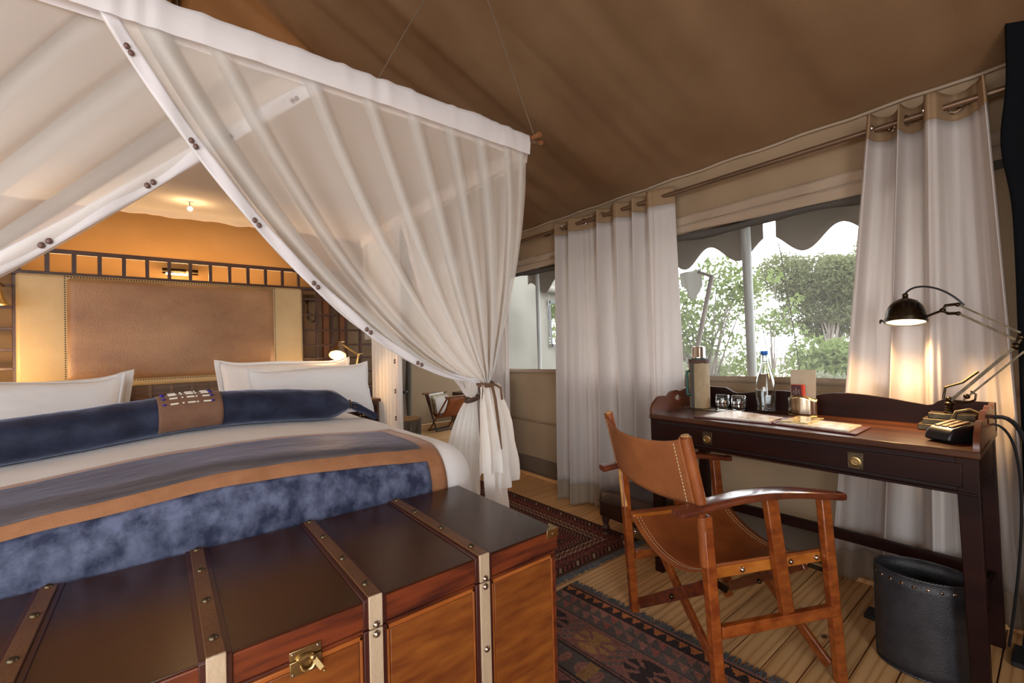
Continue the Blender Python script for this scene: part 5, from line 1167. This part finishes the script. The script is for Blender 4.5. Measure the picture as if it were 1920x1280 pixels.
# crossed folding bars, rear and front
obj('cross_bar', MB().bar(C(.030, FW-.02, .045), C(.045, NW+.05, .345), .016, .040, (0, 0, 1)), 'teakdark', ch, bevel=.003)
obj('cross_bar', MB().bar(C(.052, NW+.02, .045), C(.065, FW-.05, .365), .016, .036, (0, 0, 1)), 'teak', ch, bevel=.003)
obj('cross_bar', MB().bar(C(.440, NW+.02, .045), C(.405, FW-.05, .365), .016, .036, (0, 0, 1)), 'teak', ch, bevel=.003)
obj('cross_bar', MB().bar(C(.425, FW-.02, .045), C(.385, NW+.05, .365), .016, .036, (0, 0, 1)), 'teakdark', ch, bevel=.003)
for u in (.041, .41): obj('pivot_bolt', MB().ball(C(u-.016, (FW+NW)/2, .200), .009, 1, 1, 1, 5), 'bronze', ch)
def seatf(off=0.):
    def fn(u, v):
        w_ = FW-.018+(NW+.018-(FW-.018))*v; s = 4*v*(1-v)
        return C(-.005+.455*u+.0*s, w_, .422-.085*s**.85-.008*math.sin(PI*u)*s+off)
    return fn
obj('seat', MB().grid(seatf(), 24, 40), 'leather', ch, solid=.005, ang=60)
for u0 in (.045, .075): 
    q = seatf(.0045); mb = MB()
    for i in range(38): a, b = q(u0, .03+.0247*i), q(u0, .03+.0247*(i+.6)); mb.bar(a, b, .0014, .001)
    for i in range(38): a, b = q(1-u0, .03+.0247*i), q(1-u0, .03+.0247*(i+.6)); mb.bar(a, b, .0014, .001)
    o = obj('stitching', mb, 'stitch', ch); o['kind'] = 'stuff'
# leather back sling: curves forward between the posts... sags behind the sitter
def backf(off=0.):
    def fn(u, v):
        w_ = FW+(NW-FW)*u; s = 4*u*(1-u); z0, z1 = .617-.030*s*0, .822-.036*(s**.6)
        zlo = .617-.012*s; z = zlo+(z1-zlo)*v
        lean = -.030-(z-.617)*.227
        return C(lean-.045*s+off*0-.0165*0-off, w_, z)
    return fn
obj('back_sling', MB().grid(backf(.016), 50, 16), 'leatherin', ch, solid=.004, ang=60)
q = backf(.0195); 
for uu in (.050, .950):
    mb = MB()
    for i in range(17):
        a, b = q(uu, .04+.055*i), q(uu, .04+.055*(i+.62)); mb.bar(a, b, .0022, .0015)
    o = obj('stitching', mb, 'stitch', ch); o['kind'] = 'stuff'

# ------------------------------------------------------------------ stool, bin, stump, magazine rack
so = thing('footstool', 'low dark leather footstool with turned feet behind the chair', 'stool', (2.12, 1.52, 0))
def cush(u, v):
    a, b = u*2-1, v*2-1; k = max(0, 1-abs(a)**6)*max(0, 1-abs(b)**6); return (2.12+.140*a, 1.525+.20*b, .20+.075*k**.35)
obj('cushion', MB().grid(cush, 30, 30), 'stoolleather', so, ang=80)
obj('frame', MB().box(1.985, 2.255, 1.335, 1.72, .11, .205), 'stoolleather', so, bevel=.008)
for x in (2.01, 2.23):
    for y in (1.36, 1.695): obj('turned_foot', MB().lathe([(.012, 0), (.018, .010), (.013, .020), (.024, .045), (.013, .066), (.022, .085), (.022, .112)], (x, y, 0), seg=18), 'darkwood', so)
wb = thing('waste_bin', 'black leather oval waste bin with riveted rim under the desk', 'bin', (1.985, .322, 0))
cb = V((1.985, .322, 0)); ea = V((.16, -.98, 0)).normalized(); eb_ = V((-ea.y, ea.x, 0))
def binf(r0, r1, z0, z1, da=0.):
    def fn(u, v):
        a = 2*PI*u; s = r0+(r1-r0)*v; p = cb+ea*(math.cos(a)*(.122+s))+eb_*(math.sin(a)*(.092+s)); return (p.x, p.y, z0+(z1-z0)*v)
    return fn
obj('wall', MB().grid(binf(0, 0, .004, .315), 64, 10), 'black', wb, solid=.006, ang=60)
obj('bottom', MB().prism([binf(-.002, 0, .004, .01)(i/40, 0)[:2] for i in range(40)], (0, 0, .002), (1, 0, 0), (0, 1, 0), (0, 0, 1), .008), 'black', wb)
obj('rim_lacing', MB().tube([V(binf(0, 0, .317, .317)(i/160, 0))+V((0, 0, .0018*(i % 2))) for i in range(160)], .0045, 6, closed=True), 'black', wb)
obj('base_lacing', MB().tube([V(binf(.002, 0, .005, .005)(i/160, 0))+V((0, 0, .0018*(i % 2))) for i in range(160)], .0038, 6, closed=True), 'black', wb)
rv = None
for k in range(24):
    a = (k+.35)/24; p = V(binf(.004, .004, .297, .297)(a, 0)); n_ = (p-cb); n_.z = 0; n_.normalize()
    obj('rim_rivet', MB().lathe([(.0058, 0), (.0045, .002), (0, .0028)], p, n_, seg=10), 'nickel', wb)
ps = V(binf(.0035, 0, 0, 0)(.545, 0)); 
mb = MB()
for i in range(44):
    for s_ in (0, .010): p = V(binf(.0045, 0, 0, 0)(.500+s_*1.2, 0)); mb.bar((p.x, p.y, .012+.0068*i), (p.x, p.y, .016+.0068*i), .003, .003, n_)
o = obj('seam_stitches', mb, 'black', wb); o['kind'] = 'stuff'
sp = thing('log_stump', 'bark covered log stump side table beyond the bed', 'stump', (1.80, 3.95, 0))
def bark(u, v): a = 2*PI*u; r = .155+.010*fbm(math.cos(a)*2.5, math.sin(a)*2.5, v*.6)+.004*math.sin(a*23); return (1.80+r*math.cos(a), 3.94+r*math.sin(a), .45*v)
obj('bark_trunk', MB().grid(bark, 90, 12), 'stumpbark', sp, ang=60)
obj('sawn_top', MB().prism([(bark(i/60, 1)[0]-1.80, bark(i/60, 1)[1]-3.94) for i in range(60)], (0, 0, 0), (1, 0, 0), (0, 1, 0), (0, 0, 1), .004), 'stumptop', sp, loc=(1.80, 3.94, .449))
mr = thing('magazine_rack', 'folding wooden magazine rack with a leather sling on the far floor', 'rack', (2.95, 5.3, 0))
def MR(u, w_, z): return V((3.02+u*.25+w_*.97, 5.30-u*.95+w_*.1, z))
for w_ in (-.16, .16):
    obj('leg', MB().bar(MR(-.20, w_, .50), MR(.02, w_, 0), .02, .02, dw_), 'darkwood', mr, bevel=.003); obj('leg', MB().bar(MR(.24, w_, .47), MR(-.13, w_, .01), .02, .02, dw_), 'wardwood', mr, bevel=.003)
for a, b in ((-.20, .50), (.24, .47)): obj('top_rail', MB().tube([MR(a, -.20, b), MR(a, .20, b)], .014, 10), 'wardwood', mr)
for u in (.02, -.13): obj('foot_rail', MB().tube([MR(u, -.18, .015), MR(u, .18, .015)], .012, 8), 'darkwood', mr)
obj('leather_sling', MB().grid(lambda u, v: tuple(MR(-.20+.44*u, -.15+.30*v, .50-.03*u-.30*math.sin(PI*u)**.7)), 24, 6), 'leather', mr, solid=.006)
for i in range(4): tag(obj('magazine', MB().bar(MR(-.08+.03*i, -.02, .24), MR(-.15+.04*i, -.02, .50-.015*i), .24, .006, V((.97, .1, 0)).cross(V((0, 0, 1)))), ('paper', 'photo', 'page', 'paper')[i]), ['white backed magazine at the bed side of the far rack', 'yellowish magazine second from the bed side of the far rack', 'grey printed magazine third from the bed side in the far rack', 'white magazine fourth from the bed side in the far rack'][i], 'magazine', 'magazines in the rack')
tag(obj('luggage_bench', MB().box(3.40, 3.95, 5.30, 5.75, 0, .46), 'darkwood', None, bevel=.01), 'dark wooden bench behind the magazine rack', 'bench')
tag(obj('dark_floor_mat', MB().box(2.20, 2.33, -.35, .145, .001, .02), 'blackplastic', None, bevel=.004), 'dark flat box on the floor by the right end of the desk', 'box')
tag(obj('floor_socket', MB().box(2.16, 2.24, .455, .53, 0, .016), 'blackplastic', None, bevel=.003), 'small black floor socket left of the waste bin', 'socket')
